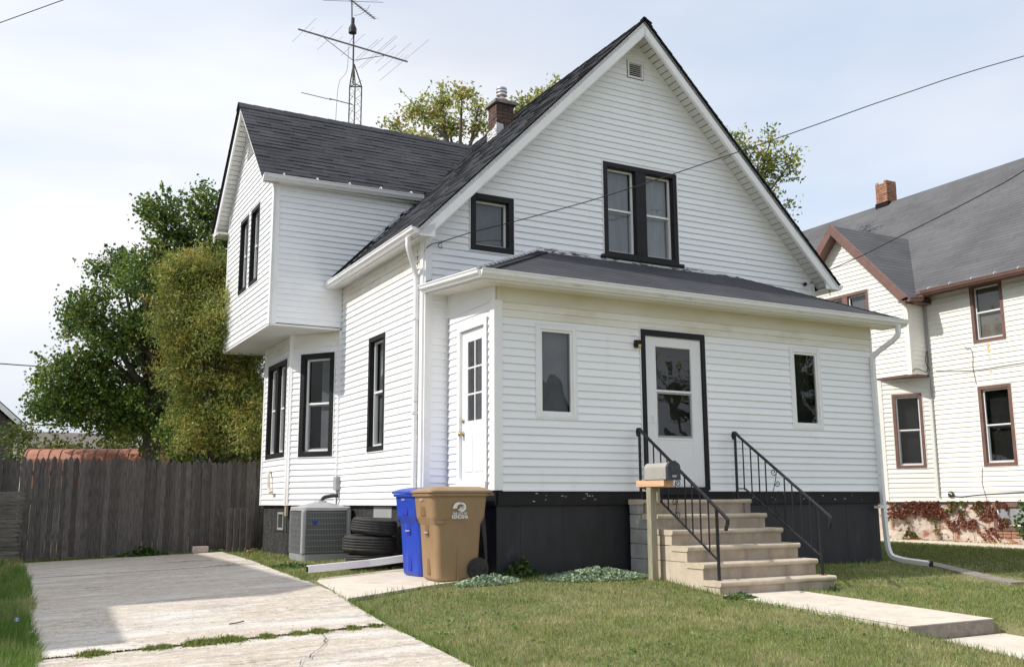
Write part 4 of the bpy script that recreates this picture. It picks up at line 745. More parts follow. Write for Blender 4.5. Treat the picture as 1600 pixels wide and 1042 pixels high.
b = MB(); b.box(1.79, 1.825, -.995, -.42, .998, 1.078); b.build('beam', M_PINE, MX, bevel=.003); b = MB(); b.box(1.83, 1.94, -.99, -.43, .99, 1.076); b.build('beam', M_PINE, MX, bevel=.003)
FXm = lambda y, x, z: V((x, y, z)); mx, mz, mw, mh = 1.862, 1.082, .083, .205
prof = [(-mw, 0), (mw, 0), (mw, mh - mw * .75)] + [(mw * math.cos(t), mh - mw * .75 + mw * .75 * math.sin(t)) for t in np.linspace(.2, math.pi - .2, 9)] + [(-mw, mh - mw * .75)]
b = MB(); b.prism([(mx + a, -1.08, mz + c) for a, c in prof], (0, .46, 0)); b.build('box_body', M_MBOX, MX, bevel=.004)
b = MB(); b.prism([(mx + a * 1.07, -1.115, mz - .004 + c * 1.045) for a, c in prof], (0, .045, 0)); md = b.build('box_door', M_MBD, MX, bevel=.006)
b = MB(); b.box(mx - .05, mx + .05, -1.122, -1.114, mz + .07, mz + .14); b.build('door_panel', M_MBD, md, bevel=.003); b = MB(); b.box(mx - .02, mx + .02, -1.13, -1.10, mz + .205, mz + .225); b.build('latch', M_MBD, md, bevel=.003)
b = MB(); b.box(mx - .032, mx + .032, -1.118, -1.1145, mz + .025, mz + .05); b.build('number_label', M_ALU, md)

# ================================================================== wheeled bins
def text_mesh(txt, size, m, parent, fr, a, z, c, bold=.0, name='lettering', sx=1):
    cu = bpy.data.curves.new('t', 'FONT'); cu.body = txt; cu.size = size; cu.align_x = 'CENTER'; cu.extrude = .0012; cu.offset = bold
    o = bpy.data.objects.new('t', cu); sc.collection.objects.link(o); dg = bpy.context.evaluated_depsgraph_get(); me = bpy.data.meshes.new_from_object(o.evaluated_get(dg)); bpy.data.objects.remove(o)
    me.name = name; T = Matrix(((fr.u.x, fr.w.x, fr.n.x, 0), (fr.u.y, fr.w.y, fr.n.y, 0), (fr.u.z, fr.w.z, fr.n.z, 0), (0, 0, 0, 1)))
    me.transform(T @ Matrix.Diagonal((sx, 1, 1, 1))); me.materials.clear(); me.materials.append(m); q = bpy.data.objects.new(name, me); sc.collection.objects.link(q); q.parent = parent; p = fr.p(a, z, c); q.location = p - ORG[parent.name]; ORG[q.name] = p; return q
def wheelie(x, y, z, yaw, body, lab, logo, sc_h=1.0, dk=None):
    """front of the bin looks along -u; u runs front to back, n is its near side"""
    cy_, sy_ = math.cos(yaw), math.sin(yaw); u = V((cy_, sy_, 0)); n = V((sy_, -cy_, 0)); Bn = thing('wheeled_bin', (x, y, z), lab, 'bin', 'wheeled bins beside the porch'); O = V((x, y, z)); h = 1.0 * sc_h
    f = F(O, u, n)
    def sect(t, hd, hw, r=.07, nn=5):
        pts = []
        for cx_, cn_, a0 in ((hd - r, hw - r, 0), (-hd + r, hw - r, 90), (-hd + r, -hw + r, 180), (hd - r, -hw + r, 270)):
            for k in range(nn + 1): an = math.radians(a0 + 90 * k / nn); pts.append((cx_ + r * math.cos(an), cn_ + r * math.sin(an)))
        return [f.p(a + t[0], t[1], c) for a, c in pts]
    lv = [(0.0, 0, .235, .24), (.03, 0, .26, .252), (.50, .0, .285, .276), (.63, .0, .292, .283), (.72, .0, .338, .288), (.96, .0, .36, .302), (1.0, .0, .365, .305)]
    b = MB(); k0 = None; rows = []
    for t, dx, hd, hw in lv: rows.append(sect((dx + .01, t * h), hd, hw))
    m_ = len(rows[0]); vs = [q for r_ in rows for q in r_]; fs = [(i * m_ + k, i * m_ + (k + 1) % m_, (i + 1) * m_ + (k + 1) % m_, (i + 1) * m_ + k) for i in range(len(rows) - 1) for k in range(m_)] + [tuple(range(m_ - 1, -1, -1)), tuple((len(rows) - 1) * m_ + k for k in range(m_))]
    b.add(vs, fs); bd_ = b.build('bin_body', body, Bn, bevel=.006)
    bd_.data.polygons.foreach_set('use_smooth', [False] * len(bd_.data.polygons))
    # recessed lifting slots in the front, lift bar, corner pads
    for z0_, z1_, w_ in ((.74, .88, .07), (.50, .64, .05), (.06, .46, .045)):
        hd = np.interp(z0_, [q[0] for q in lv], [q[2] for q in lv]); q = MB(); q.fb(f, -hd - .0, -hd + .012, z0_ * h, z1_ * h, -w_, w_); q.build('front_slot', M_TAND if body is M_TAN else M_BLUD, bd_)
    q = MB(); q.tube([f.p(-.295, .545 * h, -.055), f.p(-.295, .545 * h, .055)], .012, 8); q.build('lift_bar', M_TIN, Bn)
    for c_ in (-1, 1):
        q = MB(); q.prism([f.p(-.30, .66 * h, c_ * .27), f.p(-.20, .66 * h, c_ * .30), f.p(-.14, .665 * h, c_ * .292), f.p(-.24, .62 * h, c_ * .26)], f.w * .028); q.build('corner_gusset', body, Bn, bevel=.004)
        q = MB(); q.fb(f, -.012, .0, .02, .5 * h, c_ * .262, c_ * .272); q.build('side_rib', body, Bn)
    # rim, lid
    q = MB(); r1 = sect((.01, .965 * h), .385, .325, .08); r2 = sect((.01, 1.0 * h), .39, .33, .08); q.add(r1 + r2, [(k, (k + 1) % m_, m_ + (k + 1) % m_, m_ + k) for k in range(m_)] + [tuple(range(m_ - 1, -1, -1)), tuple(m_ + k for k in range(m_))]); q.build('rim', body, Bn, bevel=.004)
    q = MB(); rr = [sect((.02, 1.004 * h), .415, .335, .07), sect((.02, 1.03 * h), .412, .332, .07), sect((.03, 1.06 * h), .34, .27, .06), sect((.05, 1.078 * h), .27, .20, .05)]; vs = [w for r_ in rr for w in r_]
    q.add(vs, [(i * m_ + k, i * m_ + (k + 1) % m_, (i + 1) * m_ + (k + 1) % m_, (i + 1) * m_ + k) for i in range(3) for k in range(m_)] + [tuple(range(m_ - 1, -1, -1)), tuple(3 * m_ + k for k in range(m_))]); q.build('lid', body, Bn, bevel=.006)
    q = MB(); q.tube([f.p(.44, .985 * h, -.25), f.p(.44, .985 * h, .25)], .014, 8); q.build('rear_handle', body, Bn)
    for c_ in (-.26, .26): q = MB(); q.fb(f, .36, .45, .975 * h, .998 * h, c_ - .02, c_ + .02); q.build('handle_arm', body, Bn)
    for c_ in (-1, 1):
        q = MB(); q.lathe(f.p(.245, .13, c_ * .285), [(.0, -.028), (.06, -.028), (.07, -.02), (.125, -.025), (.13, -.01), (.13, .01), (.125, .025), (.07, .02), (.06, .028), (.0, .028)], 28, axis=f.n); wh = q.build('wheel', M_RUB, Bn, smooth=False)
        for k in range(6): an = k * math.pi / 3; q = MB(); q.fb(F(f.p(.245, .13, c_ * .312), f.u * math.cos(an) + f.w * math.sin(an), f.n, -f.u * math.sin(an) + f.w * math.cos(an)), .02, .11, -.010, .010, -.004, .004); q.build('wheel_rib', M_RUB, wh)
    q = MB(); q.fb(f, .22, .28, .10, .16, -.28, .28); q.build('axle', M_RUB, Bn)
    # raised wheel arch on the near side
    if logo:
        fl = F(O, f.u, f.n, (0, 0, 1)); c0 = .318; a0, z0_ = -.02, .80 * h; q = MB()
        def arc(cx_, cz_, r, a_s, a_e, wd, nn=18):
            vs = []
            for k in range(nn + 1):
                an = math.radians(a_s + (a_e - a_s) * k / nn); wv = wd[0] + (wd[1] - wd[0]) * k / nn
                vs += [fl.p(cx_ + (r - wv / 2) * math.cos(an), cz_ + (r - wv / 2) * math.sin(an), c0 - .0), fl.p(cx_ + (r + wv / 2) * math.cos(an), cz_ + (r + wv / 2) * math.sin(an), c0 - .0)]
            q.add(vs, [(2 * k, 2 * k + 1, 2 * k + 3, 2 * k + 2) for k in range(nn)])
        lx = a0 + .015; arc(lx - .002, z0_ + .028, .055, 185, 75, (.055, .02)); arc(lx + .03, z0_ + .04, .042, 115, -150, (.02, .028)); arc(lx + .03, z0_ + .038, .016, 60, -200, (.012, .012)); arc(lx + .035, z0_ + .022, .034, 255, 190, (.018, .012))
        q.build('wave_emblem', M_WHT, Bn)
        text_mesh('THE CITY OF', .036, M_WHT, Bn, fl, a0 + .02, z0_ - .045, c0 - .001, .0006, sx=.86); text_mesh('KENOSHA', .062, M_WHT, Bn, fl, a0 + .02, z0_ - .092, c0 - .001, .0018, sx=.72)
    q = MB()
    for k in range(5): q.fb(f, -.367, -.365 - .002, .918 * h, .94 * h, -.05 + k * .02, -.037 + k * .02)
    q.build('serial_print', M_WHT, Bn, kind='stuff')
    return Bn
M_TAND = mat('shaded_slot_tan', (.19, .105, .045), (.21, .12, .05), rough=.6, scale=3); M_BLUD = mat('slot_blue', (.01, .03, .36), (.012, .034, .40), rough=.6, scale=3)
wheelie(-.575, .08, -.075, math.radians(-2), M_TAN, 'tan wheeled bin with a white wave emblem and city name on its side', True)
wheelie(-.50, .86, -.075, math.radians(3), M_BLU, 'blue wheeled recycling bin half hidden behind the tan bin', False)

# ================================================================== tyres, drain pipe, air conditioner
def tyre(x, y, z, R, w_, tilt, lab):
    T = thing('tyre', (x, y, z), lab, 'tyre', 'old tyres piled against the side wall'); ax = V((math.sin(tilt[0]), math.sin(tilt[1]), 1)).normalized(); c = V((x, y, z + w_ / 2)); h = w_ / 2
    pr = [(R * .60, -h * .72), (R * .62, -h * .9), (R * .8, -h), (R * .93, -h * .86), (R * .985, -h * .6)]
    for g_ in (-.45, -.15, .15, .45): pr += [(R, (g_ - .115) * h), (R, (g_ + .115) * h), (R * .975, (g_ + .13) * h), (R * .975, (g_ + .17) * h)]
    pr += [(R * .985, h * .6), (R * .93, h * .86), (R * .8, h), (R * .62, h * .9), (R * .60, h * .72), (R * .66, 0), (R * .60, -h * .72)]
    pr = [(r, z_) for r, z_ in pr if abs(z_) <= h]
    b = MB(); b.lathe(c, pr, 48, axis=ax); o = b.build('tyre_casing', M_RUB, T, smooth=False); o.data.polygons.foreach_set('use_smooth', [True] * len(o.data.polygons)); return T
tyre(-.74, 2.32, -.08, .34, .21, (.0, .02), 'bottom tyre of the black pile beside the blue bin'); tyre(-.75, 2.34, .13, .37, .245, (.03, -.03), 'wide middle tyre of the black pile beside the blue bin'); tyre(-.70, 2.30, .385, .315, .22, (.07, -.05), 'smaller top tyre of the black pile, leaning a little')
dp = MB(); dp.tube([(-1.86, 1.50, .005), (-.98, 1.72, .04), (-.46, 1.60, .10)], .04, sq=(.045, .032)); dpo = dp.build('drain_pipe', M_GUT, bevel=.006); tag(dpo, 'white downspout extension lying on the grass toward the driveway', 'pipe')
dm = MB(); dm.tube([(-1.863, 1.499, .005), (-1.855, 1.502, .0052)], .04, sq=(.036, .024)); dm.build('pipe_mouth', M_BLK, dpo)
uu, nn_ = V((.58, -.815, 0)).normalized(), V((-.815, -.58, 0)).normalized(); cA = V((-1.16, 4.22, 0)); uu, nn_ = V((-.03, -1, 0)).normalized(), V((-1, .03, 0)).normalized(); fa = F(cA, -uu, nn_ * -1)   # a runs back along the wall, c runs toward the wall
AC = thing('air_conditioner', tuple(cA - uu * .4 - nn_ * .4), 'grey louvred air conditioning unit under the bay window', 'air conditioner')
def rsq(z, s, r=.09, n=6, off=0):
    pts = []
    for cx_, cn_, a0 in ((s - r, s - r, 0), (r, s - r, 90), (r, r, 180), (s - r, r, 270)):
        for k in range(n + 1): an = math.radians(a0 + 90 * k / n); pts.append(fa.p(cx_ + (r + off) * math.cos(an), z, cn_ + (r + off) * math.sin(an)))
    return pts
def loft(b, rows, tone=1):
    m_ = len(rows[0]); b.add([q for r_ in rows for q in r_], [(i * m_ + k, i * m_ + (k + 1) % m_, (i + 1) * m_ + (k + 1) % m_, (i + 1) * m_ + k) for i in range(len(rows) - 1) for k in range(m_)] + [tuple(range(m_ - 1, -1, -1)), tuple((len(rows) - 1) * m_ + k for k in range(m_))], tone)
As = .78; b = MB(); loft(b, [rsq(-.08, As, off=.01), rsq(.04, As, off=.01)]); b.build('base_pan', M_AC, AC)
b = MB(); loft(b, [rsq(.04, As, off=-.02), rsq(.70, As, off=-.02)]); b.build('coil', M_ACD, AC)
for k in range(8): z_ = .07 + k * .085; b = MB(); loft(b, [rsq(z_, As), rsq(z_ + .009, As)]); b.build('guard_bar', M_AC, AC)
for k in range(46):
    t = k / 46
    pass
b = MB()
for fc in range(4):
    for k in range(30):
        t = .05 + .72 * k / 29
        if fc == 0: p_ = (t, -.002)
        elif fc == 1: p_ = (-.002, t)
        elif fc == 2: p_ = (As + .002, t)
        else: p_ = (t, As + .002)
        b.fb(fa, p_[0] - .002, p_[0] + .002, .05, .69, p_[1] - .002, p_[1] + .002)
b.build('guard_louvres', M_AC, AC, kind='stuff')
for p_ in ((.0, .0), (0, As), (As, 0), (As, As)):
    cxp = .035 if p_[0] == 0 else As - .035; cnp = .035 if p_[1] == 0 else As - .035; b = MB(); b.fb(fa, cxp - .035, cxp + .035, .04, .71, cnp - .035, cnp + .035); b.build('corner_post', M_ACL, AC, bevel=.02)
b = MB(); loft(b, [rsq(.70, As, off=.012), rsq(.745, As, off=.012), rsq(.76, As, off=-.01)]); b.build('top_cover', M_ACL, AC)
b = MB(); b.lathe(fa.p(As / 2, .76, As / 2), [(.38, 0), (.20, .045), (.10, .07), (.09, .09), (0, .095)], 28); b.build('fan_guard', M_AC, AC, smooth=False)
b = MB(); b.lathe(fa.p(-.004, .52, .20), [(.035, 0), (.035, .006), (0, .008)], 16, axis=-fa.u); b.build('badge', M_BLU, AC)

# ================================================================== picket fences
FN = thing('picket_fence', (-3, 8.4, -.12), 'tall weathered grey picket fence with pointed tops across the back of the driveway', 'fence')
x = -9.2; pk = 0
def picket(b, x, w_, y, z0, z1, lean=0, th=.018, dy=0):
    t = .10; P = [(x, z0), (x + w_, z0), (x + w_ + lean, z1 - t), (x + w_ * .82 + lean, z1 - t * .4), (x + w_ * .5 + lean, z1), (x + w_ * .18 + lean, z1 - t * .4), (x + lean, z1 - t)]
    b.prism([(a, y + dy, c) for a, c in P], (0, th, 0))
while x < -.62:
    w_ = random.uniform(.082, .098); y = 8.4 + (.0 if x > -5 else .0); z0 = float(g(x, y)) + random.uniform(.02, .06); top = 1.62 + .02 * math.sin(x * 1.3) + random.uniform(-.03, .03) + (.01 if x > -2 else 0)
    b = MB(); picket(b, x, w_, y, z0, top, random.uniform(-.008, .008), dy=random.uniform(-.004, .004)); b.build('picket', M_WOOD, FN); x += w_ + random.choice([-.002, 0, .001, .002, .006])
for z_ in (.25, .85, 1.35): b = MB(); b.box(-9.2, -.6, 8.425, 8.465, z_ - .04, z_ + .04); b.build('rail', M_WOOD, FN)
for x in (-9, -6.6, -4.2, -1.9, -.75): b = MB(); b.box(x - .045, x + .045, 8.47, 8.56, -.5, 1.5); b.build('post', M_WOOD, FN)
FG = thing('fence_panel', (-1.15, 7.9, -.06), 'short grey board panel closing the gap between fence and bay foundation', 'fence panel')
for k in range(4): xx = -1.12 - k * .095; b = MB(); b.box(xx - .088, xx, 7.62 + k * .09, 7.64 + k * .09, -.07, .74 - random.uniform(0, .02)); b.build('board', M_WOOD, FG)
SP_ = thing('stacked_fence_panel', (-5.4, 8.1, -.18), 'stockade panel on its side at the left, points towards the driveway', 'fence panel')
z = -.16; k = 0
while z < 1.02:
    hh = random.uniform(.060, .078); xt = -4.86 + random.uniform(-.05, .03) - .04 * (1 - (z + .16)); b = MB(); yy = 8.02 + random.uniform(-.01, .01)
    b.prism([(-7.6, yy, z), (xt - .11, yy, z), (xt - .03, yy, z + hh * .2), (xt, yy, z + hh * .5), (xt - .03, yy, z + hh * .8), (xt - .11, yy, z + hh), (-7.6, yy, z + hh)], (0, .045, 0)); b.build('picket', M_WOODL, SP_); z += hh + .004
for x in (-5.15, -6.6): b = MB(); b.box(x - .04, x + .04, 8.07, 8.14, -.16, 1.0); b.build('rail', M_WOOD, SP_)
for (x, y, rot, lab) in ((-1.92, 8.12, .1, 'pale stone block lying at the foot of the picket fence'), ):
    b = MB(); b.box(x - .14, x + .14, y - .08, y + .05, -.08, .04); o = b.build('stone_block', M_PINK, bevel=.015); tag(o, lab, 'stone')
b = MB(); b.box(-1.22, -1.12, 7.4, 7.48, -.08, -.02); o = b.build('brick_piece', M_BRKO, bevel=.008); tag(o, 'small reddish brick piece at the foot of the bay corner', 'brick')

# ================================================================== neighbour's house on the right
NB = thing('neighbour_house', (19, 6, -.2), 'cream clapboard neighbouring house with brown window trim and big grey roof', 'house')
NX = 15.0; nrz = lambda x: 10.25 - abs(x - 19.5) * .90; NZ = .765; NE = 5.95
FNW = F((NX, 0, 0), (0, 1, 0), (-1, 0, 0)); nw = MB(); nw.box(NX + .21, NX + .23, -1.5, 15.5, -.6, 6.2); nw = nw.build('wall', M_ROOM, NB)
NH = [(3.335, 4.225, 4.44, 6.2), (3.33, 4.22, 1.55, 3.46)]
siding(nw, FNW, NZ, NE, lambda z: -1.5, lambda z: 5.52, holes=NH, pitch=.117, m=M_NSID, joined=True, seams=False)
window(nw, FNW, 3.35, 4.205, 4.46, 5.88, cas=.085, casm=M_BRN, jm=M_NSID, cur=((M_CURD, 0, 0),), wl='upper brown trimmed sash window of the neighbour tucked under the eave')
window(nw, FNW, 3.35, 4.205, 1.57, 3.44, cas=.085, casm=M_BRN, jm=M_NSID, wl='lower brown trimmed sash window on the flat wall of the neighbour')
# box and lower bay
NBX, ny0, ny1, nbz = 14.4, 5.54, 9.5, 3.87; ncy, ncz, ncs = 7.53, 8.11, 1.065
FNB = F((NBX, 0, 0), (0, 1, 0), (-1, 0, 0)); nb = MB(); nb.prism([(NBX + .21, ny0 + .03, nbz), (NBX + .21, ny1, nbz), (NBX + .21, ny1, 5.9), (NBX + .21, ncy, ncz - .25), (NBX + .21, ny0 + .03, 5.85)], (.02, 0, 0)); nb = nb.build('wall', M_ROOM, NB)
siding(nb, FNB, nbz, ncz - .2, lambda z: max(ny0 + .10, ncy - (ncz - .17 - z) / ncs), lambda z: min(ny1, ncy + (ncz - .17 - z) / ncs), holes=[(6.68, 8.30, 4.9, 6.25)], pitch=.117, m=M_NSID, joined=True, seams=False)
window(nb, FNB, 6.70, 8.28, 4.92, 6.235, cas=.08, units=2, mull=.17, casm=M_BRN, jm=M_NSID, cur=((M_BLD, 0, 0),), wl='paired brown trimmed window in the gable of the neighbour')
FNF = F((0, ny0, 0), (1, 0, 0), (0, -1, 0)); nf = MB(); nf.box(NBX + .1, NX + .1, ny0 + .03, ny0 + .05, nbz, 5.9); nf = nf.build('wall', M_ROOM, NB)
siding(nf, FNF, nbz, 5.88, lambda z: NBX + .09, lambda z: NX + .0, pitch=.117, m=M_NSID, joined=True, seams=False)
b = MB(); b.fb(FNB, ny0 - .03, ny0 + .10, nbz - .02, 5.80, -.02, .03); b.fb(FNF, NBX - .028, NBX + .09, nbz - .02, 5.80, -.019, .029); b.build('corner_board', M_NSID, NB)
b = MB(); b.box(NBX - .03, NX + .05, ny0 - .03, ny1, nbz - .05, nbz - .015); b.build('box_soffit', M_BRN, NB)
C0, C1, C2, C3 = V((NX, 5.53, 0)), V((14.4, 6.57, 0)), V((14.4, 8.5, 0)), V((NX, 9.5, 0)); FNC = F(C0, C1 - C0, ((C1 - C0).y, -(C1 - C0).x, 0)); LN = (C1 - C0).length
if FNC.n.x > 0: FNC.n = -FNC.n
nc = MB(); nc.fb(FNC, 0, LN, NZ, nbz - .05, -.225, -.205); nc = nc.build('wall', M_ROOM, NB)
siding(nc, FNC, NZ, nbz - .05, lambda z: .05, lambda z: LN - .06, holes=[(.185, .935, 1.565, 3.46)], pitch=.117, m=M_NSID, joined=True, seams=False)
window(nc, FNC, .205, .915, 1.585, 3.44, cas=.075, casm=M_BRN, jm=M_NSID, wl='lower brown trimmed sash window on the canted bay of the neighbour')
b = MB(); b.fb(FNC, LN - .06, LN + .03, NZ, nbz - .05, -.02, .03); b.build('corner_board', M_NSID, NB); b = MB(); b.fb(FNC, -.03, .05, NZ, nbz - .05, -.02, .025); b.build('inner_corner_trim', M_NSID, NB)
b = MB(); b.fb(FNB, 6.57, 8.5, NZ, nbz - .05, 0, .02); b.build('bay_siding', M_NSID, NB)
b = MB(); b.box(NX + .02, 23.9, -1.5, 15.5, -.6, NZ); b.prism([(NX + .02, 5.6, -.6), (14.46, 6.6, -.6), (14.46, 8.5, -.6), (NX + .02, 9.4, -.6)], (0, 0, .6 + NZ)); nfo = b.build('stucco_foundation', M_STUC, NB)
b = MB(); b.fb(FNW, -1.5, 5.5, NZ - .02, NZ + .005, -.01, .03); b.fb(FNC, 0, LN, NZ - .02, NZ + .005, -.01, .03); b.build('base_flashing', M_WIRE, NB)
b = MB(); ring(b, FNW, 3.15, 4.08, .12, .75, .10, -.03, .035); nbw = b.build('basement_window', M_BRN, NB); b = MB(); ring(b, FNW, 3.25, 3.98, .22, .68, .03, -.02, .02); b.build('sash', M_TRIM, nbw); b = MB(); b.fb(FNW, 3.28, 3.95, .25, .65, -.015, -.01); b.build('pane', M_BLD, nbw)
b = MB()
for k in range(8): b.box(NX - .012, NX + .04, 3.35 + (k % 4) * .21, 3.35 + (k % 4) * .21 + .19, .05 - .075 * (k // 4), .115 - .075 * (k // 4)) if False else b.box(NX - .01, NX + .04, 3.28 + (k % 4) * .205, 3.28 + (k % 4) * .205 + .19, .045 - .07 * (k // 4), .105 - .07 * (k // 4))
b.build('brick_patch', M_BRKO, nfo, kind='stuff')
b = MB(); b.prism([(23.9, -1.5, NZ), (23.9, 15.5, NZ), (23.9, 15.5, 6.2), (23.9, -1.5, 6.2)], (.02, 0, 0)); b.build('wall', M_NSID, NB)
for yy in (-1.5, 15.48): b = MB(); b.prism([(NX + .1, yy, NZ), (23.9, yy, NZ), (23.9, yy, 6.1), (19.5, yy, 10.1), (NX + .1, yy, 6.1)], (0, .02, 0)); b.build('wall', M_NSID, NB)
b = MB(); quadslab(b, [(14.62, -1.9, nrz(14.62)), (19.5, -1.9, 10.25), (19.5, 15.9, 10.25), (14.62, 15.9, nrz(14.62))], .12); n1 = b.build('roof', M_SHN, NB)
b = MB(); quadslab(b, [(19.5, -1.9, 10.25), (24.4, -1.9, nrz(24.4)), (24.4, 15.9, nrz(24.4)), (19.5, 15.9, 10.25)], .12); b.build('roof', M_SHN, NB)
roof_tabs(n1, (14.58, -1.95, nrz(14.6) + .002), (0, 1, 0), (1, 0, .9), 17.9, 4.9 * math.sqrt(1.81), M_SHN, expo=.16, tab=(.5, .9), tlo=.9, thi=1.07, flat=True)
b = MB(); quadslab(b, [(14.08, ncy - 2.26, 5.70), (17.3, ncy - 2.26, 5.70), (17.3, ncy, ncz), (14.08, ncy, ncz)], .08); n2 = b.build('dormer_roof', M_SHN, NB)
b = MB(); quadslab(b, [(14.08, ncy, ncz), (17.3, ncy, ncz), (17.3, ncy + 2.26, 5.70), (14.08, ncy + 2.26, 5.70)], .08); b.build('dormer_roof', M_SHN, NB)
roof_tabs(n2, (14.06, ncy - 2.28, 5.69), (1, 0, 0), (0, 1, ncs), 3.2, 2.27 * math.sqrt(1 + ncs * ncs), M_SHN, expo=.16, tab=(.5, .9), tlo=.9, thi=1.07, flat=True)
for s_ in (-1, 1):
    b = MB(); b.prism([(14.05, ncy + s_ * 2.28, 5.70 + .02), (14.05, ncy, ncz + .03), (14.05, ncy, ncz - .26), (14.05, ncy + s_ * 2.05, 5.68)], (.035, 0, 0)); b.build('fascia', M_BRN, NB, bevel=.004)
    b = MB(); quadslab(b, [(14.11, ncy + s_ * 2.2, 5.70 - .12), (14.42, ncy + s_ * 2.2, 5.70 - .12), (14.42, ncy, ncz - .2), (14.11, ncy, ncz - .2)], .02); b.build('rake_soffit', M_BRN, NB)
gutter(NB, (14.60, -1.9, NE - .17), (14.60, 5.2, NE - .17), (-1, 0, 0), m=M_BRN, size=.12, clips=12)
gutter(NB, (14.1, 5.28, 5.60), (14.6, 5.28, 5.66), (0, -1, 0), m=M_BRN, size=.10)
b = MB(); b.box(14.6, NX + .05, -1.9, 5.6, NE - .10, NE - .07); b.box(14.595, 14.61, -1.9, 5.4, NE - .2, NE - .05); b.build('eave_soffit', M_BRN, NB)
b = MB(); b.box(14.1, NX, 5.29, 5.56, 5.62, 5.65); b.build('eave_soffit', M_BRN, NB)
nch = MB(); nch.box(19.34, 19.76, 9.99, 10.41, 9.6, 10.9); NC = nch.build('chimney', M_MORT, NB); row = 0; z = 10.28
while z < 10.98:
    for fc in range(4):
        x = -.10 if row % 2 else 0
        while x < .43:
            p0, p1 = max(x, 0) + .005, min(x + .205, .45) - .005; x += .21
            if p1 - p0 < .03 or (z > 10.9 and random.random() < .35): continue
            j = random.uniform(-.004, .005); bb = MB()
            if fc == 0: bb.box(19.325 - j, 19.345, 9.975 + p0, 9.975 + p1, z, z + .06)
            elif fc == 1: bb.box(19.325 + p0, 19.325 + p1, 9.975 - j, 9.995, z, z + .06)
            elif fc == 2: bb.box(19.755, 19.775 + j, 9.975 + p0, 9.975 + p1, z, z + .06)
            else: bb.box(19.325 + p0, 19.325 + p1, 10.405, 10.425 + j, z, z + .06)
            bb.build('brick', M_BRKO, NC)
    z += .07; row += 1
b = MB(); b.box(19.30, 19.80, 9.95, 10.45, 9.7, 10.27); b.build('tarred_base', M_SHN, NC)
# loose cables on the neighbour's wall
def ncable(pts, r=.006, par=NB): b = MB(); b.tube(bez(pts, 6), r, 5); return b.build('wall_cable', M_WIRE, par)
xw = NX - .03; ncable([(xw, 5.3, 3.95), (xw, 4.3, 3.82), (xw, 3.0, 3.86), (xw, 1.5, 3.8)]); ncable([(xw, 4.45, 4.45), (xw, 4.40, 4.36), (xw, 4.28, 4.37), (xw, 4.24, 4.2), (xw, 4.28, 3.9), (xw, 4.22, 3.5)]); ncable([(xw, 4.25, 1.55), (xw, 4.30, 1.2), (xw, 4.2, .78)])
ncable([(xw, 5.2, .92), (xw, 4.9, .88), (xw, 4.4, .93), (xw, 3.2, .98), (xw, 1.5, .97)], .009); ncable([(14.37, 5.5, 3.92), (14.5, 5.48, 4.02), (xw - .1, 5.46, 3.9), (xw - .06, 5.45, 4.3), (xw - .1, 5.42, 4.5), (xw - .2, 5.44, 4.2), (xw, 5.45, 3.95)], .008)
b = MB(); b.tube([(NX - .04, 5.46, NZ + .1), (NX - .04, 5.46, 5.7)], .022, 8); b.build('conduit', M_GREY, NB)
b = MB()
for k in range(4): scroll(b, lambda y, z: V((xw - .02, y, z)), (5.12 + .02 * k, .93), .10 - .012 * k, 1, 1, k, .008)
b.build('cable_coil', M_WIRE, NB)
b = MB(); P_ = lambda y, z: V((NX - .0235, y, z))
for (y0, y1, z0_, z1_) in ((3.80, 3.86, 4.20, 4.43), (3.81, 3.85, 4.02, 4.12), (3.80, 3.86, 3.72, 3.80)): b.add([P_(y0, z0_), P_(y1, z0_), P_(y1 - .01, z1_), P_(y0 + .01, z1_)], [(0, 1, 2, 3)])
b.build('rust_stain', M_RUSTS, NB, kind='stuff')

# ================================================================== background buildings
GA = thing('brown_garage', (-7.4, 27, 0), 'dark brown sided gable building at the far left beyond the fence', 'garage')
b = MB(); b.prism([(-11, 25.3, -.3), (-4.80, 25.3, -.3), (-4.80, 25.3, 3.35), (-7.9, 25.3, 6.2), (-11, 25.3, 3.35)], (0, 6, 0)); gw = b.build('wall', M_GAR, GA)
siding(gw, F((0, 25.3, 0), (1, 0, 0), (0, -1, 0)), 0, 5.9, lambda z: -11 if z < 3.3 else -11 + (z - 3.3) / .92, lambda z: -4.82 if z < 3.3 else -4.82 - (z - 3.3) / .92, pitch=.11, m=M_GAR, joined=True, seams=False)
b = MB(); quadslab(b, [(-7.9, 24.9, 6.45), (-4.45, 24.9, 3.35), (-4.45, 31.5, 3.35), (-7.9, 31.5, 6.45)], .06); quadslab(b, [(-7.9, 24.9, 6.45), (-11.3, 24.9, 3.35), (-11.3, 31.5, 3.35), (-7.9, 31.5, 6.45)], .06); b.build('roof', M_SHN, GA)
b = MB(); b.prism([(-7.9, 24.9, 6.42), (-4.47, 24.9, 3.32), (-4.47, 24.9, 3.12), (-7.9, 24.9, 6.2)], (0, -.03, 0)); b.box(-4.82, -4.47, 24.9, 31.3, 2.95, 3.1); b.box(-4.80, -4.70, 25.22, 25.3, 0, 3.1); b.build('trim', M_TRIM, GA)
FH = thing('shingled_house', (-2, 60, 0), 'distant house with a brown shingle roof left of the big green tree', 'house')
b = MB(); b.box(-3.7, 6.3, 56, 66, -.3, 3.4); b.build('wall', M_NSID, FH); b = MB(); b.prism([(-4.2, 55.5, 2.6), (-4.2, 61, 5.5), (-4.2, 66.5, 2.6)], (11, 0, 0)); b.build('roof', M_BRN2 if False else mat('brown_far_shingle', (.16, .13, .12), (.20, .17, .155), rough=.95, scale=2), FH)
SH = thing('grey_shed', (2, 16, 0), 'grey sided shed glimpsed through the trees above the fence', 'shed')
